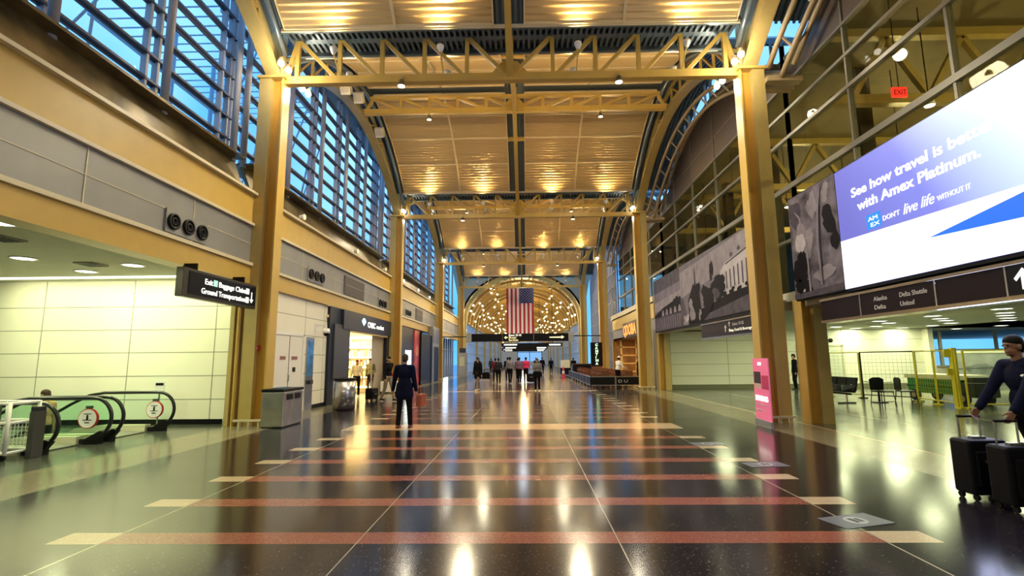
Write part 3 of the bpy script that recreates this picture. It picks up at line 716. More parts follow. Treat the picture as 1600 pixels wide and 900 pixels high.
# ------------------------------------------------------------------ east side: upper glass wall, mezzanine
XG = 8.0
def east_glass(k, brown=True):
    ya, yb = row(k), row(k+1)
    w = thing('window_%d' % (k+11), '', 'window', (XG, (ya+yb)/2, 3.3)); del w['label']; del w['category']; struct(w)
    fr = MB()
    for i in range(0, 6):
        y = row(k)+.75+i*(B/5); fr.box(XG-.07, XG+.05, y-.03, y+.03, 3.3, vault(y, k) if y < yb else 11)
    for z, h in ((4.9, .04), (6.42, .07), (7.84, .045), (8.62, .04), (9.4, .035)): fr.box(XG-.09, XG+.04, ya, yb, z-h, z+h)
    fr.build('window_frame', mat('grey_mullion', (.21, .20, .17), .4, metal=.3), w)
    MB().box(XG-.005, XG+.005, ya, yb, 3.3, 9.4).build('window_pane', GLR, w)
    if brown:
        N = 20; yy = [ya+(yb-ya)*i/N for i in range(N+1)]
        A = [(y, 9.42+.35*math.sin(PI*(y-ya)/(yb-ya))) for y in yy]; A = [(y, min(9.42, z)) for y, z in A]
        C = [(y, arch(y, k, 9.6, 2.5)) for y in yy]
        struct(MB().strip(A, C, 'x', XG-.03, XG+.05).build('wall_east_infill', BROWN))
        jj = MB()
        for i in range(0, 6):
            y = row(k)+.75+i*(B/5)
            if y < yb: jj.box(XG-.045, XG-.03, y-.012, y+.012, 9.42, arch(y, k, 9.6, 2.5))
        jj.box(XG-.045, XG-.03, ya+2.2, yb-2.2, 10.3, 10.33)
        struct(jj.build('wall_east_infill_joint', mat('joint_tan', (.3, .25, .17), .5)))
        P_ = [(y, z) for y, z in C]+[(y, vault(y, k)) for y in reversed(yy)]
        g = MB().add([(XG, y, z) for y, z in P_], [tuple(range(len(P_)))]); g.build('window_clerestory', GL, w)
        cf = MB()
        for i in range(1, 10):
            y = ya+B*i/10; cf.box(XG-.04, XG+.04, y-.03, y+.03, arch(y, k, 9.6, 2.5), vault(y, k))
        cf.build('window_mullion', MULL, w)
for k in (0, 1, 2): east_glass(k)
struct(MB().box(7.3, 30, -4, 27.1, 3.05, 3.28).build('ceiling_east_low', CEILW))
struct(MB().box(7.25, 30, 27.1, row(3)+.3, 4.55, 4.85).build('floor_mezzanine', LIP))
struct(MB().box(22, 22.1, -4, row(2), 3.3, 10.5).build('wall_mezzanine_back', OLIVE))
struct(MB().box(8, 22, -4, row(3), 10.2, 10.3).build('ceiling_mezzanine', mat('mezz_ceiling', (.16, .13, .07), .7)))
struct(MB().box(8, 30, row(3), row(3)+.1, 0, 5.7).box(8, 30, row(3), row(3)+.1, 8.3, 10.3).box(13, 30, row(3), row(3)+.1, 5.7, 8.3).build('wall_mezzanine_end', DARKIN))
struct(MB().box(8.1, 22, -4, -3.9, 3.3, 10.3).build('wall_mezzanine_south', DARKIN))
# mezzanine beams and lights seen through the glass
n = 0
for i, y in enumerate((6.0, 12.6, 19.4, 26.2)):
    t = thing('mezzanine_truss', 'ochre truss behind the upper glass wall, %s' % ['nearest', 'second along', 'third along', 'last'][i], 'truss', (14, y, 8.2), group='trusses behind glass')
    MB().box(8.4, 21.8, y-.12, y+.12, 8.1, 8.35).build('bottom_chord', KHA, t)
    MB().box(8.4, 21.98, y-.12, y+.12, 9.98, 10.2).build('top_chord', KHA, t)
    for x in range(9, 21, 2):
        MB().bar((x, y, 8.3), (x+1, y, 10.0), .14, .14, up=(0, 1, 0)).build('diagonal', KHA, t); MB().bar((x+1, y, 10.0), (x+2, y, 8.3), .14, .14, up=(0, 1, 0)).build('diagonal', KHA, t)
ML = [(11, 9), (14, 9.2), (17, 9), (11.5, 14.5), (14.5, 15), (18, 15), (11, 20), (14, 21), (18, 21), (12, 25), (16, 25.5), (12, 5), (15, 5), (10.2, 11.7), (19, 11.8)]
MW = ['front', 'middle', 'back']
for i, (x, y) in enumerate(ML):
    t = thing('mezzanine_downlight', 'small bright pendant downlight behind the upper glass, on the mezzanine', 'ceiling light', (x, y, 7.6), group='downlights behind the upper glass')
    MB().tube([(x, y, 7.75), (x, y, 10.2)], .015, 6).build('stem', BLACK, t)
    MB().lathe([(.10, .15), (.12, 0)], (x, y, 7.6), 14).build('housing', WHITE, t); MB().lathe([(.10, -.01), (.10, 0)], (x, y, 7.595), 14).build('lens', LAMP, t)
for p in ((13, 8, 7.4), (13, 16, 7.4), (14, 24, 7.4), (12, 3, 7.4)): light('POINT', p, 420, (1, .78, .36), .06)
MG = mat('mezz_wall_lit', (.55, .42, .14), .7)
struct(MB().box(17.5, 17.6, 2, 26, 3.3, 6.2).build('wall_mezzanine_inner', MG))
for i, y in enumerate((4, 9, 14.5, 20, 24.5)):
    t = thing('mezzanine_post', 'dark square post behind the upper glass, %s' % ['first', 'second', 'third', 'fourth', 'fifth'][i], 'post', (10.5, y, 3.3), group='posts behind glass')
    MB().box(10.3, 10.7, y-.2, y+.2, 3.28, 10.2).build('shaft', DARKIN, t); MB().box(10.25, 10.75, y-.25, y+.25, 3.28, 3.5).build('base', KHA, t)
t = thing('exit_sign', 'glowing red EXIT sign behind the upper glass wall', 'sign', (10.6, 11.7, 7.4))
xe_, ye_, ze_ = 9.1, 11.15, 7.55
MB().box(xe_-.17, xe_+.17, ye_, ye_+.05, ze_, ze_+.24).build('box', mat('exit_red', (.6, .02, .02), .4, emit=(1, .03, .02), es=3), t)
text('EXIT', .19, mat('exit_dark', (.15, 0, 0), .5), t, rx=frame((xe_-.14, ye_-.004, ze_+.05), (1, 0, 0)), fit=.28)
MB().tube([(xe_, ye_+.02, ze_+.24), (xe_, ye_+.02, 10.2)], .012, 6).build('stem', BLACK, t)
for i, (x, y, z) in enumerate(((9.2, 20.8, 5.35), (9.2, 24.2, 5.15), (9.3, 26.6, 4.9))):
    t = thing('globe_pendant', 'round yellow globe lamp behind the glass above the photo banner, %s' % ['largest', 'middle', 'farthest'][i], 'lamp', (x, y, z))
    MB().ball((x, y, z), .27, 18).build('shade', mat('globe_yellow', (1, .8, .25), .4, emit=(1, .72, .16), es=2.2, ), t, smooth=True)
    MB().tube([(x, y, z+.27), (x, y, 10.2)], .012, 6).build('cord', BLACK, t)
    MB().lathe([(.06, .26), (.04, .33)], (x, y, z), 10).build('cap', BLACK, t)

# ------------------------------------------------------------------ east side: big lit screen, photo banners, sign band
def screen_mat():
    m, n, l = nodes_mat('screen_image'); b = n['Principled BSDF']; b.inputs['Base Color'].default_value = (0, 0, 0, 1); b.inputs['Roughness'].default_value = .35
    t = n.new('ShaderNodeTexCoord'); sp = n.new('ShaderNodeSeparateXYZ'); l.new(t.outputs['Object'], sp.inputs[0])
    mr = n.new('ShaderNodeMapRange'); mr.inputs[1].default_value = 2.6; mr.inputs[2].default_value = -3.4
    a = n.new('ShaderNodeMath'); a.operation = 'MULTIPLY_ADD'; a.inputs[1].default_value = -.6; l.new(sp.outputs[2], a.inputs[0]); l.new(sp.outputs[1], a.inputs[2])
    l.new(a.outputs[0], mr.inputs[0]); r = n.new('ShaderNodeValToRGB'); l.new(mr.outputs[0], r.inputs[0])
    e = r.color_ramp.elements; e[0].position = 0; e[0].color = (.13, .13, .50, 1); e[1].position = .80; e[1].color = (1, 1, 1, 1)
    k = e.new(.34); k.color = (.19, .21, .70, 1); k = e.new(.58); k.color = (.55, .68, 1, 1)
    l.new(r.outputs[0], b.inputs['Emission Color']); b.inputs['Emission Strength'].default_value = 1.25*EK; return m
XB = 7.0
YA, YZ, Z0, Z1 = 3.2, 10.51, 2.98, 5.48
t = thing('advertising_screen', 'huge lit advertising screen with white lettering and blue wedge', 'screen', (XB, (YA+YZ)/2, Z0))
MB().box(XB+.02, XB+.22, YA, YZ, Z0-.06, Z1+.03).build('housing', BLACK, t)
MB().box(XB, XB+.02, YA, YZ, Z0, Z1).build('display', screen_mat(), t)
SW = mat('screen_white', (0, 0, 0), .4, emit=(1, 1, 1), es=1.35); SBL = mat('screen_blue', (0, 0, 0), .4, emit=(.005, .16, .85), es=1.1)
MB().prism([(YZ, Z0), (YA, Z0), (YA, 3.80), (6.6, 3.85), (YZ, 3.99)], 'x', XB-.004, XB).build('white_field', SW, t)
MB().prism([(8.23, 3.52), (6.61, 3.75), (YA, 4.2), (YA, 3.1), (6.65, 3.42)], 'x', XB-.008, XB-.004).build('blue_wedge', SBL, t)
fx = lambda y, z, x=XB-.012: frame((x, y, z), (0, -1, 0))
text('See how travel is better', .26, SW, t, rx=fx(10.02, 4.78), fit=3.2, bold=.006)
text('with Amex Platinum.', .26, SW, t, rx=fx(9.86, 4.47), fit=2.75, bold=.006)
text("DON'T", .13, SW, t, rx=fx(9.22, 4.08), fit=.42)
text('live life', .26, SW, t, rx=fx(8.72, 4.05), fit=.68, ital=.35)
text('WITHOUT IT', .12, SW, t, rx=fx(7.97, 4.06), fit=.62)
MB().box(XB-.008, XB, 9.28, 9.66, 4.02, 4.30).build('logo_square', mat('screen_logo_blue', (0, 0, 0), .4, emit=(.0, .25, .9), es=1.2), t)
text('AM', .11, SW, t, rx=fx(9.61, 4.17), fit=.26); text('EX', .11, SW, t, rx=fx(9.56, 4.05), fit=.24)
light('AREA', (XB-.35, 7.2, 4.2), 130, (.62, .68, 1), 2.4, 6.0, aim=(-1, 0, -.25), name='screen_glow')

BWM = [mat('print_dark', (.008, .007, .011), .6, spec=.1), mat('print_mid', (.075, .066, .092), .5, var=.35, scale=3, spec=.1), mat('print_light', (.26, .235, .275), .5, var=.25, scale=2.5, spec=.1),
       mat('print_pale', (.46, .43, .47), .5, var=.12, scale=4, spec=.1), mat('print_grey_sky', (.17, .15, .195), .5, var=.25, scale=1.1, spec=.1), mat('print_cloud', (.14, .125, .16), .5, var=.75, scale=2.2, spec=.1)]
def ell(cy, cz, ry, rz, n=14, j=.0): return [(cy+ry*math.cos(2*PI*i/n)*(1+random.uniform(-j, j)), cz+rz*math.sin(2*PI*i/n)*(1+random.uniform(-j, j))) for i in range(n)]
def lay(mb, mi, poly, d): mb.mi = mi; mb.add([(XB-.0015*d, y, z) for y, z in poly], [tuple(range(len(poly)))])
def clamp(P, y0, y1, z0, z1): return [(max(y0, min(y1, y)), max(z0, min(z1, z))) for y, z in P]
def clump(mb, mi, cy, cz, ry, rz, d, lim, n=7):
    for i in range(n):
        a_ = random.uniform(0, 2*PI); k_ = random.uniform(0, .75)
        lay(mb, mi, clamp(ell(cy+ry*k_*math.cos(a_), cz+rz*k_*math.sin(a_), ry*.42, rz*.42, 13, .22), *lim), d+.15*i)
# narrow photo mural between screen and column: tall thin spires among clouds
t = thing('photo_mural', 'narrow black and white cloud and spire photograph beside the screen', 'banner', (XB, 11.48, 2.98))
MB().box(XB+.01, XB+.14, 10.53, 12.45, 2.95, 5.52).build('backing', BLACK, t)
p = MB(); p.mi = 5; p.add([(XB, 10.53, 2.98), (XB, 12.45, 2.98), (XB, 12.45, 5.5), (XB, 10.53, 5.5)], [(0, 1, 2, 3)])
LM = (10.53, 12.45, 2.98, 5.5)
clump(p, 1, 12.1, 5.1, .45, .5, 1, LM); clump(p, 0, 10.8, 4.4, .4, .5, 1, LM)
clump(p, 2, 11.9, 4.35, .38, .5, 3, LM, 9); clump(p, 3, 12.0, 4.2, .26, .34, 5, LM, 6); clump(p, 2, 11.45, 5.0, .22, .4, 5, LM, 5); clump(p, 2, 10.9, 5.2, .25, .25, 5, LM, 4); clump(p, 2, 11.2, 3.5, .5, .22, 6, LM, 8)
clump(p, 0, 12.1, 3.6, .34, .5, 8, LM, 12); clump(p, 0, 12.0, 3.2, .42, .3, 8, LM, 9)
lay(p, 2, [(11.22, 3.2), (11.33, 3.2), (11.34, 4.2), (11.22, 5.0), (11.02, 5.46), (11.15, 4.9), (11.24, 4.2)], 11)
lay(p, 1, [(11.22, 3.2), (11.26, 3.2), (11.28, 4.2), (11.18, 4.9), (11.02, 5.46), (11.15, 4.9), (11.22, 4.2)], 12)
lay(p, 2, [(11.72, 3.1), (11.79, 3.1), (11.80, 4.3), (12.0, 4.9), (12.2, 5.15), (11.97, 4.95), (11.74, 4.3)], 11)
lay(p, 1, [(10.53, 2.98), (12.45, 2.98), (12.45, 3.1), (10.53, 3.14)], 12); clump(p, 3, 12.0, 3.15, .08, .06, 13, LM, 3)
p.build('print', BWM, t)
# long banner: arched bridge over water, statue group, columned white building behind trees
t = thing('photo_banner', 'long black and white city photograph banner above the cream wall', 'banner', (XB, 20.4, 2.95))
MB().box(XB+.01, XB+.14, 14.1, 26.0, 2.88, 5.50).build('backing', BLACK, t)
LB = (14.1, 26.0, 2.93, 5.48)
p = MB(); p.mi = 4; p.add([(XB, 14.1, 2.93), (XB, 26.0, 2.93), (XB, 26.0, 5.48), (XB, 14.1, 5.48)], [(0, 1, 2, 3)])
lay(p, 1, [(21.6, 4.9), (26, 4.8), (26, 5.48), (21.6, 5.48)], 1); lay(p, 2, [(21.6, 3.9), (26, 3.9), (26, 4.35), (21.6, 4.5)], 1)
lay(p, 2, [(14.1, 4.6), (18, 4.4), (21.6, 4.1), (21.6, 5.2), (14.1, 5.48)], 1.5)
lay(p, 1, [(21.6, 2.93), (26, 2.93), (26, 3.62), (21.6, 3.58)], 2)
for i in range(12): lay(p, 2, [(21.8+i*.34, 2.95), (21.86+i*.34, 2.95), (21.86+i*.34, 3.5), (21.8+i*.34, 3.5)], 3)
lay(p, 0, [(21.6, 3.55), (26, 3.60), (26, 3.72), (24.5, 3.98), (23, 4.12), (21.6, 4.25)], 4); clump(p, 0, 22.2, 4.15, .5, .2, 4.2, LB, 6)
for i in range(5): lay(p, 2, [(21.8+i*.66+.2*math.cos(a_*PI/8), 3.60+.30*math.sin(a_*PI/8)) for a_ in range(9)], 6)
lay(p, 0, [(14.1, 2.93), (21.6, 2.93), (21.4, 3.35), (18.6, 3.45), (14.1, 3.9)], 3); lay(p, 1, [(14.1, 3.0), (18.9, 2.98), (18.3, 3.2), (14.1, 3.55)], 4); lay(p, 1, [(20.6, 2.93), (21.6, 2.93), (21.6, 4.2), (21.2, 4.0)], 3.5)
lay(p, 3, [(14.1, 3.75), (16.9, 3.65), (17.1, 4.5), (16.6, 4.72), (14.1, 5.02)], 5); lay(p, 1, [(14.1, 4.95), (16.6, 4.64), (16.6, 4.69), (14.1, 5.02)], 6)
for i in range(8): lay(p, 1, [(14.35+i*.31, 3.85), (14.45+i*.31, 3.85), (14.45+i*.31, 4.62-.03*i), (14.35+i*.31, 4.64-.03*i)], 6)
for i in range(3): lay(p, 1, ell(14.9+i*.6, 5.06-.08*i, .12, .07), 5.5)
for i in range(5): clump(p, 0, 14.4+i*.6, 3.72, .3, .16, 7, LB, 4)
clump(p, 0, 17.3, 4.0, .8, .42, 8, LB, 14); clump(p, 0, 17.9, 4.75, .22, .45, 9, LB, 9); clump(p, 0, 18.3, 3.8, .7, .55, 9, LB, 12); clump(p, 0, 14.25, 4.25, .25, .6, 9, LB, 9); clump(p, 1, 17.5, 3.85, .5, .25, 10.5, LB, 6)
clump(p, 1, 19.6, 4.0, .5, .5, 6, LB, 8); lay(p, 0, [(19.0, 3.0), (20.5, 3.0), (20.6, 3.9), (19.9, 4.5), (19.3, 4.2)], 7.5); clump(p, 0, 19.4, 4.1, .35, .4, 8, LB, 7)
clump(p, 2, 20.2, 3.5, .42, .5, 11, LB, 8); clump(p, 2, 20.9, 3.15, .45, .22, 11, LB, 7); clump(p, 3, 20.7, 3.2, .3, .2, 12.5, LB, 4); clump(p, 2, 19.2, 3.25, .2, .25, 12, LB, 4)
lay(p, 0, [(19.62, 4.2), (19.72, 4.2), (19.70, 5.05), (19.64, 5.05)], 13)
p.build('print', BWM, t)
# sign bands
def signband(name, label, ya, yb, z0, z1, face):
    t = thing(name, label, 'sign', (XB, (ya+yb)/2, z0))
    MB().box(XB+.01, XB+.3, ya, yb, z0, z1).build('body', SIGNM, t)
    MB().box(XB-.02, XB+.32, ya, yb, z1, z1+.05).box(XB-.02, XB+.32, ya, yb, z0-.06, z0).build('rail', mat('sign_rail_steel', (.45, .4, .33), .2, metal=.9), t)
    return t
t = signband('sign_band', 'long maroon gate sign under the lit screen, with white arrow', 3.0, 11.45, 2.40, 2.82, 0)
for yy in (7.02, 8.24, 10.1): MB().box(XB, XB+.01, yy, yy+.03, 2.4, 2.82).build('divider', STEEL, t)
MB().box(XB-.004, XB+.01, 4.0, 7.02, 2.41, 2.81).build('black_face', SIGNK, t)
text('Alaska', .12, LETD, t, rx=fx(9.72, 2.64, XB+.004), fit=.36); text('Delta', .12, LETD, t, rx=fx(9.72, 2.48, XB+.004), fit=.3)
text('Delta Shuttle', .12, LETD, t, rx=fx(9.05, 2.64, XB+.004), fit=.62); text('United', .12, LETD, t, rx=fx(9.05, 2.48, XB+.004), fit=.32)
ay, az = 6.78, 2.47
MB().prism([(ay-.03, az), (ay+.03, az), (ay+.03, az+.19), (ay+.10, az+.12), (ay+.13, az+.16), (ay, az+.29), (ay-.13, az+.16), (ay-.10, az+.12), (ay-.03, az+.19)], 'x', XB-.01, XB-.004).build('arrow', mat('arrow_white', (.8, .8, .8), .5, emit=(1, 1, 1), es=.7), t)
struct(MB().box(XB+.24, XB+.5, -4, 12.5, 2.84, 3.1).build('wall_east_lintel', mat('lintel_grey', (.3, .28, .2), .4)))
t = signband('gate_sign', 'dark maroon hanging sign with gates and food lettering under the photo banner', 14.3, 19.3, 2.33, 2.80, 0)
text('Gates 10-22', .13, LETD, t, rx=fx(16.4, 2.62, XB+.004), fit=.85)
text('Shop, Food & Beverage', .13, mat('warm_letter', (.8, .75, .6), .5, emit=(1, .95, .8), es=.5), t, rx=fx(16.7, 2.44, XB+.004), fit=1.7)
MB().prism([(16.95, 2.45), (17.0, 2.45), (17.0, 2.58), (17.06, 2.58), (16.97, 2.68), (16.88, 2.58), (16.95, 2.58)], 'x', XB, XB+.01).prism([(16.62, 2.6), (16.66, 2.6), (16.66, 2.7), (16.72, 2.7), (16.64, 2.78), (16.56, 2.7), (16.62, 2.7)], 'x', XB, XB+.01).build('arrow', LETD, t)
struct(MB().box(XB+.16, XB+.45, 13.5, 26.6, 2.82, 3.1).build('wall_east_lintel', mat('lintel_grey')))
t = thing('blade_sign', 'small dark vertical sign between the two ochre columns', 'sign', (7.1, 13.9, 2.3))
MB().box(6.98, 7.35, 13.92, 13.99, 2.3, 3.0).build('board', SIGNK, t); text('A', .14, LETD, t, rx=frame((7.11, 13.915, 2.72), (1, 0, 0))); text('B', .14, LETD, t, rx=frame((7.11, 13.915, 2.5), (1, 0, 0)))
MB().box(7.14, 7.18, 13.94, 13.97, 3.0, 3.1).build('stem', BLACK, t)

# ------------------------------------------------------------------ east open gate lounge
panel_wall('wall_lounge', 7.1, 21.2, 27.1, 0, 3.06, [8.0, 11.0, 13.9, 17.0], [.66, 1.27, 1.88, 2.49])
struct(MB().box(7.1, 21.2, 27.06, 27.1, 0, .22).build('baseboard_lounge', mat('olive_base', (.16, .16, .09), .5)))
struct(MB().box(7.1, 7.55, 26.6, 27.1, 0, 3.06).build('trim_lounge', mat('pilaster_grey', (.33, .31, .24), .5)))
struct(MB().box(21.2, 21.45, 26.7, 30, 0, 3.2).build('wall_lounge_return', WALLC))
struct(MB().box(21, 46, 22, 46, 3.05, 3.28).build('ceiling_lounge_far', CEILW))
struct(MB().box(21.2, 46, 30, 30.1, 0, .95).build('wall_lounge_sill', WALLC))
w = thing('window_20', '', 'window', (33, 30, 1)); del w['label']; del w['category']; struct(w)
fr = MB()
for x in (21.3, 24.4, 27.6, 30.8, 34, 37.2): fr.bar((x, 30, .9), (x, 30, 3.1), .16, .1)
fr.box(21.2, 46, 29.95, 30.05, 1.9, 1.98).box(21.2, 46, 29.93, 30.07, .95, 1.05)
fr.build('window_frame', mat('warm_mullion', (.45, .42, .3), .5), w); MB().box(21.2, 46, 30.0, 30.01, 1, 3.1).build('window_pane', GL, w)
struct(MB().box(46, 46.1, -4, 30, 0, 3.3).build('wall_lounge_east', WALLC)); struct(MB().box(7.2, 46, -4.1, -4, 0, 3.3).build('wall_lounge_south', WALLC))
struct(MB().box(30, 46, -4, 22, 3.05, 3.28).build('ceiling_lounge_east', CEILW))
d = thing('door_2', '', 'door', (15.5, 27.1, 0)); del d['label']; del d['category']; struct(d)
MB().box(14.6, 14.7, 27.0, 27.08, 0, 2.2).box(16.9, 17.0, 27.0, 27.08, 0, 2.2).box(14.6, 17, 27.0, 27.08, 2.14, 2.22).build('door_frame', mat('door_trim', (.5, .5, .36), .5), d)
q = MB()
for i in range(18): q.box(14.7, 16.9, 27.02, 27.05, .06+i*.115, .155+i*.115)
q.build('shutter', mat('shutter_white', (.66, .68, .58), .45), d)
LW = [(9.0, 15), (9.0, 19), (9.0, 23), (12, 15.5), (12, 20), (12, 24), (15.5, 25.0), (17.4, 27-.5), (15.0, 21.2), (17.3, 24.8), (16.3, 22.5), (19.8, 26.5), (15.2, 18.7), (16.6, 20.1), (17.7, 21.2), (19.3, 22.9), (19.9, 24.7), (15.3, 16.1), (16.8, 17.6), (17.9, 18.8), (19.2, 20.1), (20.6, 21.6), (23.7, 25.3), (23.7, 27.9), (9.5, 10), (12.5, 11), (15.5, 12), (10, 5), (14, 6), (19, 14)]
for i, (x, y) in enumerate(LW):
    t = thing('downlight', 'flat round downlight in the low lounge ceiling beyond the screen side columns', 'ceiling light', (x, y, 3.05), group='lounge downlights')
    MB().lathe([(.30, 0), (.30, -.015), (.26, -.02), (.26, -.001)], (x, y, 3.05), 18).build('trim_ring', WHITE, t, smooth=True); MB().lathe([(.26, -.005), (.26, -.012)], (x, y, 3.05), 18).build('lens', DLGT, t)
for i, (x, y) in enumerate(LW):
    light('AREA', (x, y, 3.02), (29 if y > 19 else 19) if y > 13 else 4, GREENISH, .7, aim=DOWN)
# beam seating
t = thing('beam_seating', 'row of four joined black lounge seats with white emblems', 'bench', (11.4, 18.9, 0))
sx, dy = 11.45, .56
MB().box(sx-.04, sx+.04, 17.85, 20.15, .30, .36).build('beam', BLACK, t)
for i in range(4):
    y = 17.9+i*dy
    MB().prism([(sx-.28, .40), (sx+.22, .36), (sx+.24, .42), (sx-.28, .47)], 'y', y+.03, y+dy-.03).build('seat', BLACK, t, bevel=.01)
    MB().prism([(sx+.2, .42), (sx+.26, .42), (sx+.36, .88), (sx+.30, .88)], 'y', y+.03, y+dy-.03).build('backrest', BLACK, t, bevel=.01)
    if i % 2 == 0: MB().bar((sx+.245, y+.28, .62), (sx+.275, y+.28, .74), .11, .004, up=(1, 0, 0)).build('emblem', LETD, t)
    MB().prism([(sx-.25, .44), (sx+.28, .60), (sx+.28, .63), (sx-.25, .62)], 'y', y-.02, y+.02).build('armrest', STEEL, t)
for y in (18.1, 19.9):
    MB().tube([(sx, y, .30), (sx, y, .05)], .03, 8).box(sx-.3, sx+.3, y-.03, y+.03, 0, .05).build('leg', STEEL, t)
# table and chairs
t = thing('small_table', 'thin round cafe table behind the black chair in the lounge', 'table', (12.7, 18.3, 0))
MB().lathe([(.42, .70), (.42, .73)], (12.7, 18.3, 0), 24).build('tabletop', mat('table_grey', (.4, .4, .33), .4), t)
MB().tube([(12.7, 18.3, .03), (12.7, 18.3, .7)], .035, 8).build('pole', BLACK, t); MB().lathe([(.26, 0), (.26, .03)], (12.7, 18.3, 0), 18).build('base', BLACK, t)
def chair(x, y, rz, lab):
    t = thing('lounge_chair', lab, 'chair', (x, y, 0), rz, group=None)
    def bl(mb, n, M, **k): return mb.build(n, M, t, world=False, **k)
    bl(MB().box(-.23, .23, -.22, .22, .43, .47), 'seat', BLACK, bevel=.01)
    bl(MB().prism([(-.23, .48), (.23, .48), (.25, .84), (.12, .9), (-.12, .9), (-.25, .84)], 'y', .2, .235), 'backrest', BLACK)
    for a in (-1, 1):
        for b_ in (-1, 1): bl(MB().tube([(a*.21, b_*.2, .43), (a*.25, b_*.24, 0)], .014, 6), 'leg', BLACK)
    bl(MB().box(-.24, .24, -.235, -.215, .12, .14), 'stretcher', BLACK)
    return t
chair(12.15, 17.3, 0.1, 'black chair in front of the cafe table, seen from behind'); chair(12.95, 17.35, 1.3, 'black chair standing sideways next to the green cart')
# barricade fence panels
def fence(lab, p, q, M, mesh=True, h=1.76, posts=2, name='fence_panel', diag=False):
    p, q = Vector((*p, 0)), Vector((*q, 0)); t = thing(name, lab, 'fence', p); d = q-p
    f = MB()
    f.tube([p+Vector((0, 0, h)), q+Vector((0, 0, h))], .022, 6); f.tube([p+Vector((0, 0, .14)), q+Vector((0, 0, .14))], .022, 6)
    f.build('rail', M, t)
    for i in range(posts):
        a = p+d*i/(posts-1); MB().tube([a, a+Vector((0, 0, h))], .03, 8).build('post', M, t); MB().obox(a+Vector((0, 0, .02)), (.2, .2, .04)).build('foot', M, t)
    if mesh:
        g = MB(); L = d.length; n = int(L/.14)
        for i in range(1, n): a = p+d*i/n; g.bar(a+Vector((0, 0, .15)), a+Vector((0, 0, h)), .004, .004)
        for i in range(1, 12): z = .14+(h-.14)*i/12; g.bar(p+Vector((0, 0, z)), q+Vector((0, 0, z)), .004, .004)
        g.build('mesh', M, t)
    return t
YF = mat('yellow_fence_paint', (.75, .62, .04), .4); YD = mat('olive_fence_paint', (.45, .40, .08), .5)
fence('low yellow mesh fence panel behind the beam seating', (12.0, 21.9), (13.4, 20.3), YD, posts=3)
fence('black tube fence panel behind the cafe table', (13.4, 20.2), (14.3, 18.6), BLACK, posts=2)
fence('bright yellow mesh gate panel in front of the green cart', (14.2, 18.5), (13.62, 16.05), YF, posts=3)
fence('long yellow mesh panel reaching behind the man with cases', (13.78, 15.95), (16.6, 15.5), YF, posts=2, mesh=False)
t = thing('gate_post', 'thick yellow braced post at the corner of the fence', 'post', (13.63, 16.05, 0))
MB().box(13.55, 13.70, 16.06, 16.2, 0, 1.84).build('shaft', YF, t); MB().box(13.35, 13.7, 16.1, 16.16, 1.55, 1.8).box(13.4, 13.7, 16.1, 16.16, 1.0, 1.2).build('bracket', YF, t)
# green cart
t = thing('green_cart', 'green flat bodied baggage cart with dark wheels behind yellow fence', 'cart', (14.9, 18.6, 0))
GR = mat('cart_green', (.03, .20, .04), .4, var=.3, scale=2)
MB().box(14.75, 15.55, 17.3, 19.7, .28, .80).build('body', GR, t, bevel=.03)
MB().box(14.7, 15.6, 17.25, 19.75, .80, .95).build('top_rail', mat('cart_cream', (.7, .68, .45), .5), t)
MB().box(14.72, 14.75, 17.3, 19.7, .50, .55).build('body_rib', mat('cart_dark_green', (.01, .07, .02), .5), t)
MB().box(14.7, 15.5, 16.75, 17.28, .25, .72).box(14.8, 15.4, 16.9, 17.2, .72, .9).build('engine', mat('engine_dark', (.03, .035, .02), .5), t, bevel=.02)
for x in (14.72, 15.5):
    for y in (17.2, 19.3):
        MB().lathe([(.12, -.07), (.2, -.06), (.2, .06), (.12, .07)], (x, y, .2), 18, 'x').build('wheel', RUBBER, t); MB().lathe([(.1, -.075), (.1, .075)], (x, y, .2), 12, 'x').build('hub', mat('hub_tan', (.35, .3, .15), .5), t)
MB().bar((14.8, 16.8, .3), (14.5, 16.2, .15), .05, .05).build('tow_bar', BLACK, t)
# hoarding with landscape print
t = thing('hoarding', 'grey printed hoarding with landscape picture behind the yellow fence', 'hoarding', (20.5, 22, 0))
q = MB(); q.mi = 0; q.box(18.4, 24.5, 22, 22.05, .12, 1.70)
for c in ((19.6, 1.0, .7, .25), (21.4, .75, 1.2, .3), (20.2, .5, .8, .18), (23, 1.1, 1.1, .3)): q.mi = 1; q.add([(x, 21.996, z) for x, z in ell(*c, j=.2)], [tuple(range(14))])
q.mi = 2; q.add([(18.5, 21.99, 1.02), (24.4, 21.99, 1.16), (24.4, 21.99, 1.22), (18.5, 21.99, 1.06)], [(0, 1, 2, 3)])
q.build('print', [mat('hoarding_grey', (.34, .36, .33), .5, var=.3, scale=1.3), mat('hoarding_mid', (.22, .24, .22), .5, var=.4, scale=3), mat('hoarding_dark', (.08, .09, .09), .5)], t)
MB().box(18.4, 24.5, 21.98, 22.08, 1.70, 1.80).box(18.4, 24.5, 21.9, 22.1, 0, .12).build('edge_rail', mat('hoarding_cream', (.7, .7, .5), .5), t)
t = thing('wall_phone', 'small dark wall box on the cream lounge wall above the fence', 'box', (13.0, 27.02, 1.0)); MB().box(12.85, 13.3, 27.0, 27.09, .95, 1.2).build('body', mat('box_brown', (.15, .13, .06), .5), t); MB().box(12.95, 13.2, 26.99, 27.0, 1.02, 1.14).build('cover', BLACK, t)
t = thing('wall_speaker', 'small dark round speaker high on the cream lounge wall', 'speaker', (16.4, 27.05, 2.4)); MB().lathe([(.11, 0), (.11, -.06), (.07, -.08)], (16.4, 27.08, 2.45), 14, 'y').build('body', BLACK, t)
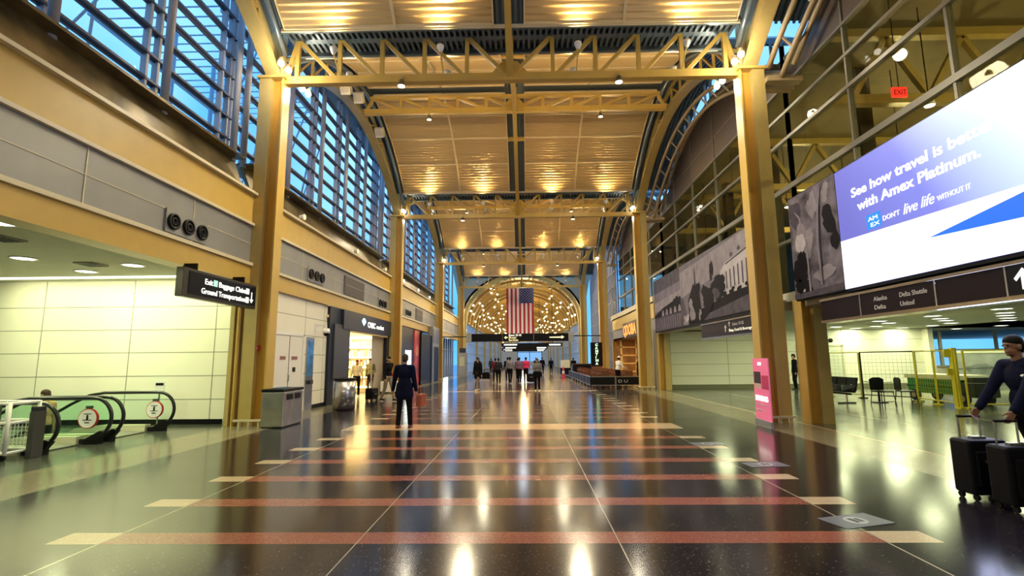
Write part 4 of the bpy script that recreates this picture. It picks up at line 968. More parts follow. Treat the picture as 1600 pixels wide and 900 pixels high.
t = thing('red_streamer', 'small faded red mark on the lounge wall near the column', 'decoration', (12.6, 27.05, 2.3)); MB().prism([(12.55, 2.3), (12.62, 2.25), (12.72, 2.6), (12.6, 2.55)], 'y', 27.05, 27.08).build('cloth', mat('faded_red', (.6, .2, .12), .6), t)
# pink poster board
t = thing('poster_board', 'tall pink SPRING poster board leaning by the yellow column', 'sign', (5.98, 12.35, 0))
a, b_ = Vector((6.03, 12.85, 0)), Vector((5.93, 11.85, 0)); dd = (b_-a).normalized(); nn = Vector((-1, 0, 0))
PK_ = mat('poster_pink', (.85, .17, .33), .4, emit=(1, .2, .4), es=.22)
def pq(u0, u1, z0, z1, off, nm, M):
    L = (b_-a).length; P = [a+dd*L*u for u in (u0, u1)]; o = nn*off
    MB().add([(p_+o+Vector((0, 0, z))) for p_ in P for z in (z0, z1)]+[(p_+Vector((0, 0, z))) for p_ in P for z in (z0, z1)],
             [(0, 1, 3, 2), (4, 6, 7, 5), (0, 4, 5, 1), (2, 3, 7, 6), (1, 5, 7, 3), (0, 2, 6, 4)]).build(nm, M, t)
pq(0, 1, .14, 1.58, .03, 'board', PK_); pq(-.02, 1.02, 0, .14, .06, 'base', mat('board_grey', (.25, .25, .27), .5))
pq(.05, .5, .98, 1.26, .034, 'photo', mat('photo_dark', (.03, .02, .03), .5)); pq(.08, .48, .86, .98, .034, 'photo', mat('photo_beige', (.7, .5, .4), .5)); pq(.55, .98, .86, 1.18, .034, 'photo', mat('photo_magenta', (.6, .03, .15), .5))
ps = a+dd*.08+nn*.036
text('SPRING', .16, LETW, t, rx=frame(ps+Vector((0, 0, .58)), dd), fit=.8, bold=.006)
text('is in the air', .07, LETD, t, rx=frame(ps+Vector((0, 0, .47)), dd), fit=.7); text('shop and dine here', .06, LETD, t, rx=frame(ps+Vector((0.0, 0, .34)), dd), fit=.5)
MB().obox(a+dd*.5+nn*.036+Vector((0, 0, 1.45)), (.004, .2, .07)).build('logo', LETW, t)

# ------------------------------------------------------------------ restaurant bay, east, beyond second column
struct(MB().box(7.2, 7.35, row(2)+.3, row(3)-.3, 4.62, 4.92).build('wall_restaurant_slab', LIP))
struct(MB().box(7.25, 7.4, row(2)+.3, row(3)-.3, 3.75, 4.62).build('wall_restaurant_fascia', YEL))
struct(MB().box(7.3, 7.45, row(2)+.3, row(3)-.3, 3.0, 3.75).build('wall_restaurant_band', GREY))
struct(MB().box(11, 11.1, 27.3, row(3)-.6, 0, 3.0).build('wall_restaurant_back', mat('wood_orange', (.42, .20, .06), .5, var=.5, scale=1.5)))
struct(MB().box(7.4, 11, row(3)-.6, row(3)-.5, 0, 3.0).box(9.5, 11, 27.2, 27.3, 0, 3.0).build('wall_restaurant_end', mat('wood_orange')))
struct(MB().box(7.3, 11.1, 27.1, row(3), 3.0, 3.1).build('ceiling_restaurant', mat('restaurant_ceiling', (.3, .2, .1), .6)))
light('AREA', (8.6, 33, 2.9), 260, (1, .66, .26), 2.0, 8, aim=DOWN)
t = thing('shelf_partition', 'tall timber shelf partition inside the restaurant', 'shelf', (8.0, 38.5, 0))
for x in (7.5, 8.6): MB().box(x, x+.1, 38.4, 38.6, 0, 3.0).build('post', mat('wood_pale', (.6, .38, .14), .5), t)
for z in (.6, 1.2, 1.8, 2.4): MB().box(7.5, 8.7, 38.4, 38.6, z, z+.08).build('shelf', mat('wood_pale'), t)
t = thing('restaurant_sign', 'black shop sign with glowing orange QDOBA letters', 'sign', (7.1, 32.6, 3.0))
MB().box(7.05, 7.25, 30.0, 35.0, 2.95, 3.95).build('box', SIGNK, t)
text('QDOBA', .92, LETO, t, rx=frame((7.03, 34.8, 3.14), (0, -1, 0)), fit=4.0, bold=.03)
t = thing('menu_screen', 'pale blue menu screen hanging inside the restaurant', 'screen', (8.6, 30.2, 1.6))
MB().box(8.2, 9.3, 30.6, 30.66, 1.5, 2.9).build('display', mat('menu_blue', (.2, .5, .8), .4, emit=(.3, .65, 1), es=1.6), t); MB().box(8.15, 9.35, 30.66, 30.7, 1.45, 3.0).build('frame', BLACK, t)
t = thing('totem_sign', 'black vertical totem spelling CANTINA in green lit letters', 'sign', (5.05, 34, 0))
MB().box(4.68, 5.44, 33.9, 34.2, 1.12, 2.68).build('panel', SIGNK, t); MB().box(4.72, 5.40, 33.92, 34.18, 0, 1.12).build('base', mat('wood_dark', (.16, .07, .03), .5), t)
for i, ch in enumerate('CANTINA'): text(ch, .22, LETG, t, rx=frame((4.97, 33.895, 2.44-i*.205), (1, 0, 0)), fit=.17 if ch != 'I' else .04, bold=.006)
MB().lathe([(.13, 0), (.13, .02)], (5.06, 33.9, .75), 16, 'y').build('emblem', LETD, t)
t = thing('seating_rail', 'steel railing with black infill panels around the restaurant seating', 'railing', (5.2, 28.3, 0))
RS = mat('rail_steel', (.42, .42, .42), .3, metal=.8)
def railrun(p, q, n, faces=True):
    p, q = Vector((*p, 0)), Vector((*q, 0)); H = Vector((0, 0, .62)); Lo = Vector((0, 0, .16))
    MB().bar(p+H, q+H, .045, .045).build('rail', RS, t); MB().bar(p+Lo, q+Lo, .035, .035).build('rail', RS, t)
    for i in range(n+1): a_ = p+(q-p)*i/n; MB().bar(a_, a_+H, .05, .05).build('post', RS, t)
    for i in range(n):
        a_, c_ = p+(q-p)*(i+.03)/n, p+(q-p)*(i+.97)/n
        MB().bar((a_+Vector((0, 0, .39))), (c_+Vector((0, 0, .39))), .015, .42).build('infill_panel', BLACK, t)
railrun((3.9, 28.3), (6.65, 28.3), 2); railrun((3.9, 28.3), (4.05, 44), 8)
t2 = tag(text('D U', .22, LETD, t, rx=frame((5.4, 28.285, .3), (1, 0, 0)), fit=.5), '', ''); del t2['label']; del t2['category']
WD = mat('table_wood', (.14, .05, .025), .35)
def cafe_table(x, y, lab):
    t = thing('cafe_table', lab, 'table', (x, y, 0), group='restaurant tables')
    MB().box(x-.35, x+.35, y-.35, y+.35, .72, .76).build('tabletop', WD, t); MB().tube([(x, y, .02), (x, y, .72)], .04, 8).build('pole', BLACK, t); MB().lathe([(.28, 0), (.28, .03)], (x, y, 0), 14).build('base', BLACK, t); return t
def cafe_chair(x, y, rz, lab):
    t = thing('cafe_chair', lab, 'chair', (x, y, 0), rz, group='restaurant chairs')
    MB().box(-.21, .21, -.21, .21, .44, .48).build('seat', WD, t, world=False); MB().box(-.21, .21, .19, .225, .48, .92).build('backrest', WD, t, world=False)
    for a in (-1, 1):
        for c in (-1, 1): MB().box(a*.19-.015, a*.19+.015, c*.19-.015, c*.19+.015, 0, .44).build('leg', BLACK, t, world=False)
    return t
tb = cafe_table(4.8, 29.6, 'dark cafe table inside the railed restaurant seating'); ch0 = cafe_chair(4.8, 30.25, 0, 'dark cafe chair inside the railed restaurant seating')
for i in range(6):
    for j_, x in enumerate((4.8, 6.1)):
        y = 29.6+i*2.3
        if abs(y-34) < .9 and x < 5.5: continue
        if not (i == 0 and j_ == 0): dup(tb, (x, y, 0))
        if not (i == 0 and j_ == 0): dup(ch0, (x, y+.65, 0), 0)
        dup(ch0, (x, y-.65, 0), 0, PI) if False else dup(ch0, (x, y-.65, 0), PI)
t = thing('service_counter', 'black fronted service counter behind the totem', 'counter', (5.1, 43.5, 0))
MB().box(4.3, 5.9, 43.0, 44.0, 0, 1.15).build('body', BLACK, t); MB().box(4.25, 5.95, 42.95, 44.05, 1.15, 1.2).build('worktop', WD, t)
t = thing('red_cone', 'red and white barrier cone by the far end of the railing', 'cone', (3.55, 43.9, 0))
MB().lathe([(.17, .04), (.04, .95), (.02, .98)], (3.55, 43.9, 0), 16).build('body', mat('cone_red', (.8, .05, .04), .4), t); MB().box(3.35, 3.75, 43.7, 44.1, 0, .04).build('base', RED, t); MB().lathe([(.125, .38), (.095, .6)], (3.55, 43.9, 0), 16).build('band', WHITE, t)

# ------------------------------------------------------------------ wide wayfinding sign and flag
t = thing('wayfinding_sign', 'wide black overhead sign with yellow lettering spanning the hall under flag', 'sign', (0, 40.4, 3.0))
MB().box(-3.95, 3.75, 40.3, 40.5, 3.02, 3.64).build('box', SIGNK, t)
MB().box(-4.35, -3.95, 40.2, 40.6, 2.95, 3.72).box(3.75, 4.15, 40.2, 40.6, 2.95, 3.72).build('end_cap', mat('cap_grey', (.4, .42, .42), .4), t)
MB().box(-6.3, -4.35, 40.35, 40.45, 3.38, 3.46).box(4.15, 6.3, 40.35, 40.45, 3.38, 3.46).build('arm', DKGREY, t)
MB().box(-1.5, -1.47, 40.28, 40.3, 3.02, 3.64).box(.98, 1.01, 40.28, 40.3, 3.02, 3.64).build('divider', STEEL, t)
for i, (s_, w_) in enumerate((('Gates 23-45', 1.0), ('Shops', .6), ('Services', .75))): text(s_, .22, LETW if i == 0 else LETY, t, rx=frame((-1.0, 40.29, 3.44-.19*i), (1, 0, 0)), fit=w_)
MB().prism([(-1.35, 3.33), (-1.2, 3.45), (-1.2, 3.37), (-1.08, 3.37), (-1.08, 3.29), (-1.2, 3.29), (-1.2, 3.21)], 'y', 40.28, 40.3).prism([(2.25, 3.29), (3.2, 3.27), (3.2, 3.2), (3.42, 3.33), (3.2, 3.46), (3.2, 3.37), (2.25, 3.36)], 'y', 40.28, 40.3).build('arrow', LETY, t)
YFg = 47.5
t = thing('flag', 'large American flag hanging vertically above the wayfinding sign', 'flag', (-.13, YFg, 4.0))
fx0, fx1, fz0, fz1 = -1.42, 1.15, 4.0, 8.28
def fy(x, z): return YFg+.06*math.sin(x*6+.8*z)+.03*math.sin(z*3)
q = MB(); sw = (fx1-fx0)/13
for i in range(13):
    q.mi = i % 2
    for j_ in range(16):
        za, zb = fz0+(fz1-fz0)*j_/16, fz0+(fz1-fz0)*(j_+1)/16
        if i >= 6 and za > fz1-1.45: continue
        for h in range(2):
            xa, xb = fx0+sw*(i+h/2), fx0+sw*(i+(h+1)/2); q.add([(xa, fy(xa, za), za), (xb, fy(xb, za), za), (xb, fy(xb, zb), zb), (xa, fy(xa, zb), zb)], [(0, 1, 2, 3)])
q.build('stripes', [mat('flag_red', (.42, .012, .03), .7), mat('flag_white', (.80, .72, .72), .7)], t)
q = MB(); cx0, cz0 = fx0+sw*6, fz0+(fz1-fz0)*math.ceil((fz1-1.45-fz0)/(fz1-fz0)*16)/16; cz0 = min(cz0, fz1-1.3)
q.mi = 0
for i in range(14):
    for j_ in range(6):
        xa, xb = cx0+(fx1-cx0)*i/14, cx0+(fx1-cx0)*(i+1)/14; za, zb = cz0-.08+(fz1-cz0+.08)*j_/6, cz0-.08+(fz1-cz0+.08)*(j_+1)/6
        q.add([(xa, fy(xa, za)-.004, za), (xb, fy(xb, za)-.004, za), (xb, fy(xb, zb)-.004, zb), (xa, fy(xa, zb)-.004, zb)], [(0, 1, 2, 3)])
q.mi = 1
for r_i in range(11):
    for c_i in range(9):
        if (r_i+c_i) % 2: continue
        z = fz1-.07-r_i*(fz1-cz0-.02)/11; x = cx0+.09+c_i*(fx1-cx0-.16)/8.3
        P = [(x+(.05 if k % 2 == 0 else .021)*math.sin(PI*k/5), 0, z+(.05 if k % 2 == 0 else .021)*math.cos(PI*k/5)) for k in range(10)]
        q.add([(a_, fy(a_, c_)-.012, c_) for a_, _, c_ in P], [tuple(range(10))])
q.build('canton', [mat('flag_blue', (.02, .03, .16), .7), mat('flag_star', (.8, .8, .85), .7)], t)
MB().tube([(fx0-.05, YFg, fz1+.02), (fx1+.05, YFg, fz1+.02)], .03, 8).build('pole', KHA, t)
MB().tube([(0, YFg, fz1), (0, YFg, 12)], .02, 6).build('cable', BLACK, t)

# ------------------------------------------------------------------ arched concourse beyond the fourth columns
YE = 150
def arc_pts(R, zc, n, a0=0, a1=PI): return [(R*math.cos(a0+(a1-a0)*i/n), 6.0+(R-1.45)*math.sin(a0+(a1-a0)*i/n)) for i in range(n+1)]
YC0 = row(4)+2.5
struct(MB().strip(arc_pts(6.75, 4.9, 24), arc_pts(6.95, 4.9, 24), 'y', YC0, YE).build('ceiling_concourse', mat('concourse_gold', (.62, .46, .20), .35, metal=.3)))
q = MB(); N = 24                                            # end wall of the tall hall around the arch opening
P0 = arc_pts(6.75, 4.9, N); P1 = [(max(-8.2, min(8.2, x*3)), 13.2) for x, z in P0]
q.strip(P0, P1, 'y', YC0, YC0+.15); struct(q.build('wall_hall_end', mat('end_wall_tan', (.40, .37, .27), .5)))
rib0 = None; y = YC0+.3; n = 0
lamp0 = None
while y < YE-5:
    if rib0 is None:
        rib0 = thing('arch_rib', 'golden arch rib of the long vaulted concourse', 'arch', (0, y, 0), group='concourse arch ribs')
        MB().strip(arc_pts(6.3, 4.9, 28), arc_pts(6.62, 4.9, 28), 'y', y-.16, y+.16).build('arch', YEL, rib0)
        post0 = thing('concourse_post', 'slim yellow post carrying the concourse arches', 'column', (-6.46, y, 0), group='concourse posts')
        MB().box(-6.60, -6.32, y-.13, y+.13, 0, 5.98).build('shaft', YEL, post0); MB().box(-6.66, -6.26, y-.18, y+.18, 0, .1).build('base', YEL, post0); dup(post0, (6.46, y, 0))
    else:
        dup(rib0, (0, y, 0))
        if n % 4 == 0: dup(post0, (-6.46, y, 0)); dup(post0, (6.46, y, 0))
    for a in (12, 30, 52, 128, 150, 168):
        a += random.uniform(-9, 9); r = math.radians(a); px_, pz = 6.0*math.cos(r), 6.0+4.55*math.sin(r)
        if n % 2 and abs(a-90) < 30: continue
        if lamp0 is None:
            lamp0 = thing('rib_spotlight', 'small glowing spotlight fixed under a concourse arch rib', 'light', (px_, y, pz), group='spotlights on the arch ribs')
            MB().ball((0, 0, 0), .11, 8).build('bulb', mat('rib_bulb', (1, .9, .6), .5, emit=(1, .80, .38), es=14), lamp0, world=False)
            MB().lathe([(.07, .1), (.09, .2)], (0, 0, 0), 8).build('housing', BRON, lamp0, world=False)
        else: dup(lamp0, (px_, y, pz))
    y += B/4; n += 1
# concourse side glazing
for s in (-1, 1):
    w = thing('window_%d' % (30+s), '', 'window', (s*6.9, 100, 0)); del w['label']; del w['category']; struct(w)
    fr = MB(); y = YC0
    while y < YE: fr.box(s*6.85, s*6.98, y-.06, y+.06, 0, 6.0); y += B/8
    for z in (.1, 1.2, 2.4, 3.6, 4.8, 5.95): fr.box(s*6.87, s*6.96, YC0, YE, z-.04, z+.04)
    fr.build('window_frame', mat('concourse_mullion', (.5, .5, .48), .4), w)
    MB().box(s*6.94, s*6.945, YC0, YE, 0, 6).build('window_pane', GL, w)
# hall side glazing in the last bays
for s, k, z0 in ((1, 3, .2), (-1, 3, 20)):
    if s < 0: continue
    w = thing('window_40', '', 'window', (7.7, row(3), 0)); del w['label']; del w['category']; struct(w)
    fr = MB()
    for i in range(21):
        y = row(k)+.2+i*(B+1.8)/20; fr.box(7.62, 7.78, y-.05, y+.05, 0, 13)
    for z in (.3, 1.5, 2.7, 3.9, 5.1, 6.3, 7.5, 8.7, 9.9, 11.1): fr.box(7.66, 7.74, row(k), row(k)+B+2, z-.04, z+.04)
    fr.build('window_frame', MULL, w); MB().box(7.70, 7.705, row(k), row(k)+B+2, 0, 12.9).build('window_pane', GL, w)
w = thing('window_41', '', 'window', (-7.7, row(4), 0)); del w['label']; del w['category']; struct(w)
fr = MB()
for i in range(9): fr.box(-7.78, -7.62, row(3)+4+i*1.4-.05, row(3)+4+i*1.4+.05, 0, 3.9)
fr.box(-7.74, -7.66, row(3)+4, row(4)+2.4, 2.6, 2.7); fr.build('window_frame', MULL, w); MB().box(-7.70, -7.705, row(3)+4, row(4)+2.4, 0, 3.9).build('window_pane', GL, w)
struct(MB().box(-7.2, 7.2, YE, YE+.1, 0, 12).build('wall_concourse_end', mat('end_wall_pale', (.6, .6, .55), .6)))
t = thing('end_window', 'bright blue window at the far end of the concourse', 'window', (1.0, YE-.1, 1))
MB().box(-2.0, 5.0, YE-.1, YE-.02, 1.0, 6.5).build('pane', mat('end_sky', (0, 0, 0), .5, emit=(.25, .55, 1), es=.9), t)
MB().box(-2.1, 5.1, YE-.16, YE-.1, 3.6, 3.75).box(-2.1, -1.95, YE-.16, YE-.1, .9, 6.6).box(4.95, 5.1, YE-.16, YE-.1, .9, 6.6).box(1.4, 1.55, YE-.16, YE-.1, .9, 6.6).build('frame', DKGREY, t)
for i, (y, x0, x1, z0, lab) in enumerate(((62, -2.6, 4.8, 3.15, 'nearest'), (76, -3, 3.6, 3.1, 'second'), (92, -4, 4, 3.2, 'third'), (112, -4.5, 4.5, 3.3, 'farthest'))):
    t = thing('concourse_sign', 'dark overhead gate sign in the far concourse, %s of the four' % lab, 'sign', (0, y, z0))
    MB().box(x0, x1, y, y+.15, z0, z0+.42).build('box', SIGNK, t)
    MB().box(x0+.3, x0+1.9, y-.01, y, z0+.15, z0+.3).box(x1-1.6, x1-.2, y-.01, y, z0+.12, z0+.28).build('lit_text', LETW, t)
    [MB().box(hx, hx+.06, y+.05, y+.1, z0+.42, 6.02+5.3*math.sqrt(1-(hx/6.75)**2)).build('hanger', DKGREY, t) for hx in (x0+1.2, x1-1.2)]
t = thing('pink_banner', 'small purple and red lit banner hanging behind the wayfinding sign', 'banner', (-2.0, 58, 3.6)); MB().box(-2.9, -2.86, 58, 58.04, 4.1, 10.8).box(-1.7, -1.66, 58, 58.04, 4.1, 11.12).build('hanger', DKGREY, t); MB().box(-3.0, -1.55, 58, 58.05, 3.72, 4.1).build('cloth', mat('banner_mix', (.5, .1, .3), .5, emit=(.9, .15, .35), es=.8), t); MB().box(-3.0, -2.3, 57.99, 58.0, 3.72, 4.1).build('panel', mat('banner_violet', (.4, .3, .8), .5, emit=(.5, .35, 1), es=.8), t)
t = thing('vending_kiosk', 'grey kiosk block standing at the window side entrance of the concourse', 'kiosk', (-5.9, 50.5, 0)); MB().box(-6.3, -5.5, 50, 51, 0, 2.3).build('body', mat('kiosk_grey', (.2, .17, .13), .5), t); MB().box(-6.2, -5.6, 50.2, 50.8, 2.3, 2.75).build('top', DKGREY, t); MB().box(-6.15, -5.65, 49.98, 50, 1.0, 1.9).build('panel', mat('kiosk_panel', (.35, .3, .15), .4), t)
t = thing('service_cart', 'white and dark service cart in the middle distance by the windows', 'cart', (4.1, 50, 0)); MB().box(3.7, 4.7, 49.6, 50.6, .12, .75).build('body', BLACK, t); MB().box(3.75, 4.6, 49.7, 50.5, .75, 1.5).build('load', mat('cart_white', (.8, .75, .55), .5), t)
for x in (3.8, 4.6): MB().lathe([(.07, -.03), (.07, .03)], (x, 49.7, .07), 10, 'x').build('wheel', BLACK, t)

# enclosure behind the camera
struct(MB().box(-8.3, 8.3, -12.1, -12, 0, 13).build('wall_south', WALLC))
struct(MB().box(-8.4, -8.3, -12, row(0), 0, 13).box(8.3, 8.4, -12, row(0), 0, 13).build('wall_south_sides', WALLC))
struct(MB().box(-8.4, 8.4, -12, row(0)+.1, 11, 11.1).build('ceiling_south', GOLD))

# ------------------------------------------------------------------ lamps and added fill lights on the trusses
n = 0
for k in (0, 1, 2, 3, 4):
    y = row(k)
    for x in (-4.75, -1.85, 1.85, 4.75):
        for s in (-1, 1):
            if k == 0 and s < 0: continue
            if k == 4 and s > 0: continue
            yy = y+s*.62
            sx_ = 'window side' if x < 0 else 'screen side'
            t = thing('uplight', 'small uplight on the cross truss aimed at the golden ceiling', 'light', (x, yy, 9.95), group='truss uplights')
            MB().lathe([(.05, -.12), (.10, .0), (.10, .06)], (x, yy, 9.95), 12).build('housing', WHITE, t, smooth=True)
            MB().lathe([(.085, .05), (.085, .055)], (x, yy, 9.95), 12).build('lens', mat('uplight_lens', (1, .8, .5), .5, emit=(1, .8, .45), es=5), t)
            MB().bar((x, yy, 9.84), (x, y+s*.08, 9.5), .03, .03).build('bracket', KHA, t)
            light('SPOT', (x, yy, 10.02), 330, WARM, .06, aim=(0, s*1.25, 1), spot=math.radians(118), blend=.9)
    # downlights under the truss, lamp heads real
for k in (0, 1, 2, 3, 4):
    y = row(k)
    for x in (-3.0, 3.0):
        t = thing('truss_spotlight', 'white spotlight hung under the cross truss on the %s, %s truss' % ('window side' if x < 0 else 'screen side', ['unseen', 'nearest', 'second', 'third', 'fourth'][k]), 'light', (x, y, 9.5), group='spotlights under the trusses')
        MB().box(x-.04, x+.04, y-.16, y-.1, 9.2, 9.42).build('bracket', KHA, t)
        MB().lathe([(.06, .12), (.11, -.06)], (x, y-.16, 9.18), 12).build('lamp_head', BRON, t, smooth=True); MB().lathe([(.1, -.065), (.1, -.06)], (x, y-.16, 9.18), 12).build('lens', mat('spot_lens', (1, .85, .6), .5, emit=(1, .82, .5), es=6), t)
        light('SPOT', (x, y-.16, 9.08), 640, (1, .86, .58), .4, aim=DOWN, spot=math.radians(160), blend=.6)
for k in (0, 1, 2, 3):  # fill lights added to brighten the hall sides, no known fixtures
    y = row(k)+B/2
    for x in (-3.6, 3.6):
        t = thing('vault_fill_light', 'added fill light under the mid vault truss on the %s, %s bay' % ('window side' if x < 0 else 'screen side', ['unseen', 'nearest', 'second', 'third'][k]), 'light', (x, y, 11.6), group='added fill lights under the vault trusses')
        MB().box(x-.04, x+.04, y-.04, y+.04, 11.76, 11.92).build('bracket', KHA, t)
        MB().lathe([(.06, .1), (.10, -.06)], (x, y, 11.70), 12).build('lamp_head', BRON, t, smooth=True); MB().lathe([(.09, -.065), (.09, -.06)], (x, y, 11.70), 12).build('lens', mat('spot_lens'), t)
        light('SPOT', (x, y, 11.6), 660 if k else 110, (1, .86, .58), .18, aim=DOWN, spot=math.radians(165), blend=.5)
# paired globe floodlights at each column head
for k in (1, 2, 3):
    for s in (-1, 1):
        for e in (-1, 1):
            for p_ in (0, 1):
                y = row(k)+(-.55 if e < 0 else .75)+p_*.42*(1 if e > 0 else 1); x = s*6.2; z = 9.62+.06*p_
                nm = 'paired white floodlight at the head of the %s column, %s, %s' % (['', 'nearest', 'second', 'third'][k], 'window side' if s < 0 else 'screen side', ('near ' if e < 0 else 'far ')+('outer lamp' if p_ else 'inner lamp'))
                t = thing('column_floodlight', nm, 'light', (x, y, z), group='floodlights at the column heads')
                MB().ball((x, y, z), .085, 12).build('bulb', mat('flood_bulb', (1, 1, 1), .5, emit=(1, .95, .85), es=16), t, smooth=True)
                MB().lathe([(.09, .05), (.06, .16)], (x, y, z), 10).bar((x, y, z+.1), (x+s*.15, row(k)+e*.2, z-.1), .03, .03).build('bracket', TUB, t)
        light('POINT', (s*6.0, row(k)+.9, 9.5), 75, (1, .88, .66), .15)
light('POINT', (-5.9, row(1)-.9, 9.3), 75, (1, .88, .66), .15); light('POINT', (5.9, row(1)-.9, 9.3), 75, (1, .88, .66), .15)
for i, (y, z) in enumerate(((17.3, 11.55), (18.7, 11.95), (21.6, 11.85))):
    t = thing('wall_floodbox', 'white boxy floodlight clamped on the window side arch, %s of three' % ['nearest', 'middle', 'farthest'][i], 'light', (-6.15, y, z))
    R_ = Matrix.Rotation(.6, 3, 'X'); MB().obox((-6.15, y, z), (.36, .34, .42), R_).build('housing', mat('flood_white', (.72, .7, .62), .4), t, bevel=.02)
    MB().bar((-6.3, y, z), (-6.6, y, z), .06, .06).build('bracket', KHA, t); MB().obox((-6.15, y-.17, z-.08), (.28, .03, .3), R_).build('lens', mat('flood_lens', (.6, .55, .45), .2), t)
for y in (62, 76, 90, 106, 124, 142):
    light('POINT', (0, y, 8.5), 400, (1, .74, .34), .5)
for x, y in ((-7.6, 30), (0, 48)): light('POINT', (x, y, 3.2 if x else 9), 60, (.8, .88, 1), .3)
light('AREA', (-7.2, 48, 2.0), 140, (.62, .78, 1), 3, 9, aim=(1, 0, 0), name='west_daylight')

# ------------------------------------------------------------------ people
def ik(a, b, l1, l2, pole):
    a, b = Vector(a), Vector(b); d = b-a; L = min(d.length, (l1+l2)*.999); u = d.normalized()
    x = (l1*l1-l2*l2+L*L)/(2*L); h = math.sqrt(max(0, l1*l1-x*x)); p = Vector(pole); p = (p-u*p.dot(u)).normalized()
    return a+u*x+p*h, a+u*L
class Blob:
    """many overlapping tapered volumes fused by a voxel remesh into one continuous surface"""
    def __init__(s): s.mb = MB()
    def cap(s, p, q, r1, r2, n=12):
        p, q = Vector(p), Vector(q); d = q-p; L = max(d.length, 1e-4); d.normalize()
        x = d.cross(Vector((0, 0, 1)));
        if x.length < .1: x = d.cross(Vector((0, 1, 0)))
        x.normalize(); y = d.cross(x); rings = []
        for t_ in (-1, -.7, -.3): rings.append((p+d*r1*t_, r1*math.sqrt(max(.004, 1-t_*t_))))
        rings.append((p, r1)); rings.append((q, r2))
        for t_ in (.3, .7, 1): rings.append((q+d*r2*t_, r2*math.sqrt(max(.004, 1-t_*t_))))
        vs = [c+(x*math.cos(2*PI*k/n)+y*math.sin(2*PI*k/n))*r for c, r in rings for k in range(n)]; m_ = len(rings)
        fs = [(i*n+k, i*n+(k+1) % n, (i+1)*n+(k+1) % n, (i+1)*n+k) for i in range(m_-1) for k in range(n)]+[tuple(range(n))[::-1], tuple((m_-1)*n+k for k in range(n))]
        s.mb.add(vs, fs); return s
    def chain(s, pts, rs):
        for i in range(len(pts)-1): s.cap(pts[i], pts[i+1], rs[i], rs[i+1])
        return s
    def ell(s, c, rx, ry, rz, R=None, n=16):
        b = len(s.mb.v); s.mb.ball((0, 0, 0), 1, n, (rx, ry, rz)); R = R or Matrix.Identity(3)
        for i in range(b, len(s.mb.v)): s.mb.v[i] = tuple(Vector(c)+R @ Vector(s.mb.v[i]))
        return s
    def done(s, name, M, parent, vox, scale=1, sm=4):
        o = s.mb.build('tmp', M, None, world=False)
        r = o.modifiers.new('r', 'REMESH'); r.mode = 'VOXEL'; r.voxel_size = vox; r.use_smooth_shade = True
        if sm: k = o.modifiers.new('s', 'SMOOTH'); k.iterations = sm; k.factor = .5
        bpy.context.view_layer.update()
        me = bpy.data.meshes.new_from_object(o.evaluated_get(bpy.context.evaluated_depsgraph_get()))
        bpy.data.objects.remove(o); me.name = name
        me.materials.clear(); me.materials.append(M); me.polygons.foreach_set('use_smooth', [True]*len(me.polygons))
        ob = bpy.data.objects.new(name, me); COL.objects.link(ob); ob.parent = parent; return ob
SKIN = mat('skin_tan', (.42, .23, .14), .5); SKIN2 = mat('skin_brown', (.22, .11, .07), .5); HAIRK = mat('hair_black', (.006, .005, .005), .6, spec=.15); HAIRB = mat('hair_brown', (.05, .03, .016), .6, spec=.2)
def cloth(n, c): return mat('cloth_'+n, c, .85, var=.15, scale=12, spec=.1)
NAVY = cloth('navy', (.005, .007, .025)); BLK = cloth('black', (.006, .006, .008)); DRK = cloth('charcoal', (.03, .03, .035)); GRY = cloth('grey', (.22, .21, .23)); CRM = cloth('cream', (.75, .66, .42))
PNK = cloth('pink', (.75, .05, .16)); RDD = cloth('red', (.45, .03, .03)); MAR = cloth('maroon', (.16, .02, .03)); VIO = cloth('violet', (.20, .12, .18)); JEAN = cloth('jeans', (.05, .06, .10)); PLD = cloth('plaid', (.16, .15, .07)); WHT = cloth('white', (.8, .78, .72)); SHB = mat('shoe_brown', (.12, .03, .015), .4); SHW = mat('shoe_white', (.8, .75, .55), .5); SHK = mat('shoe_black', (.012, .012, .012), .3)
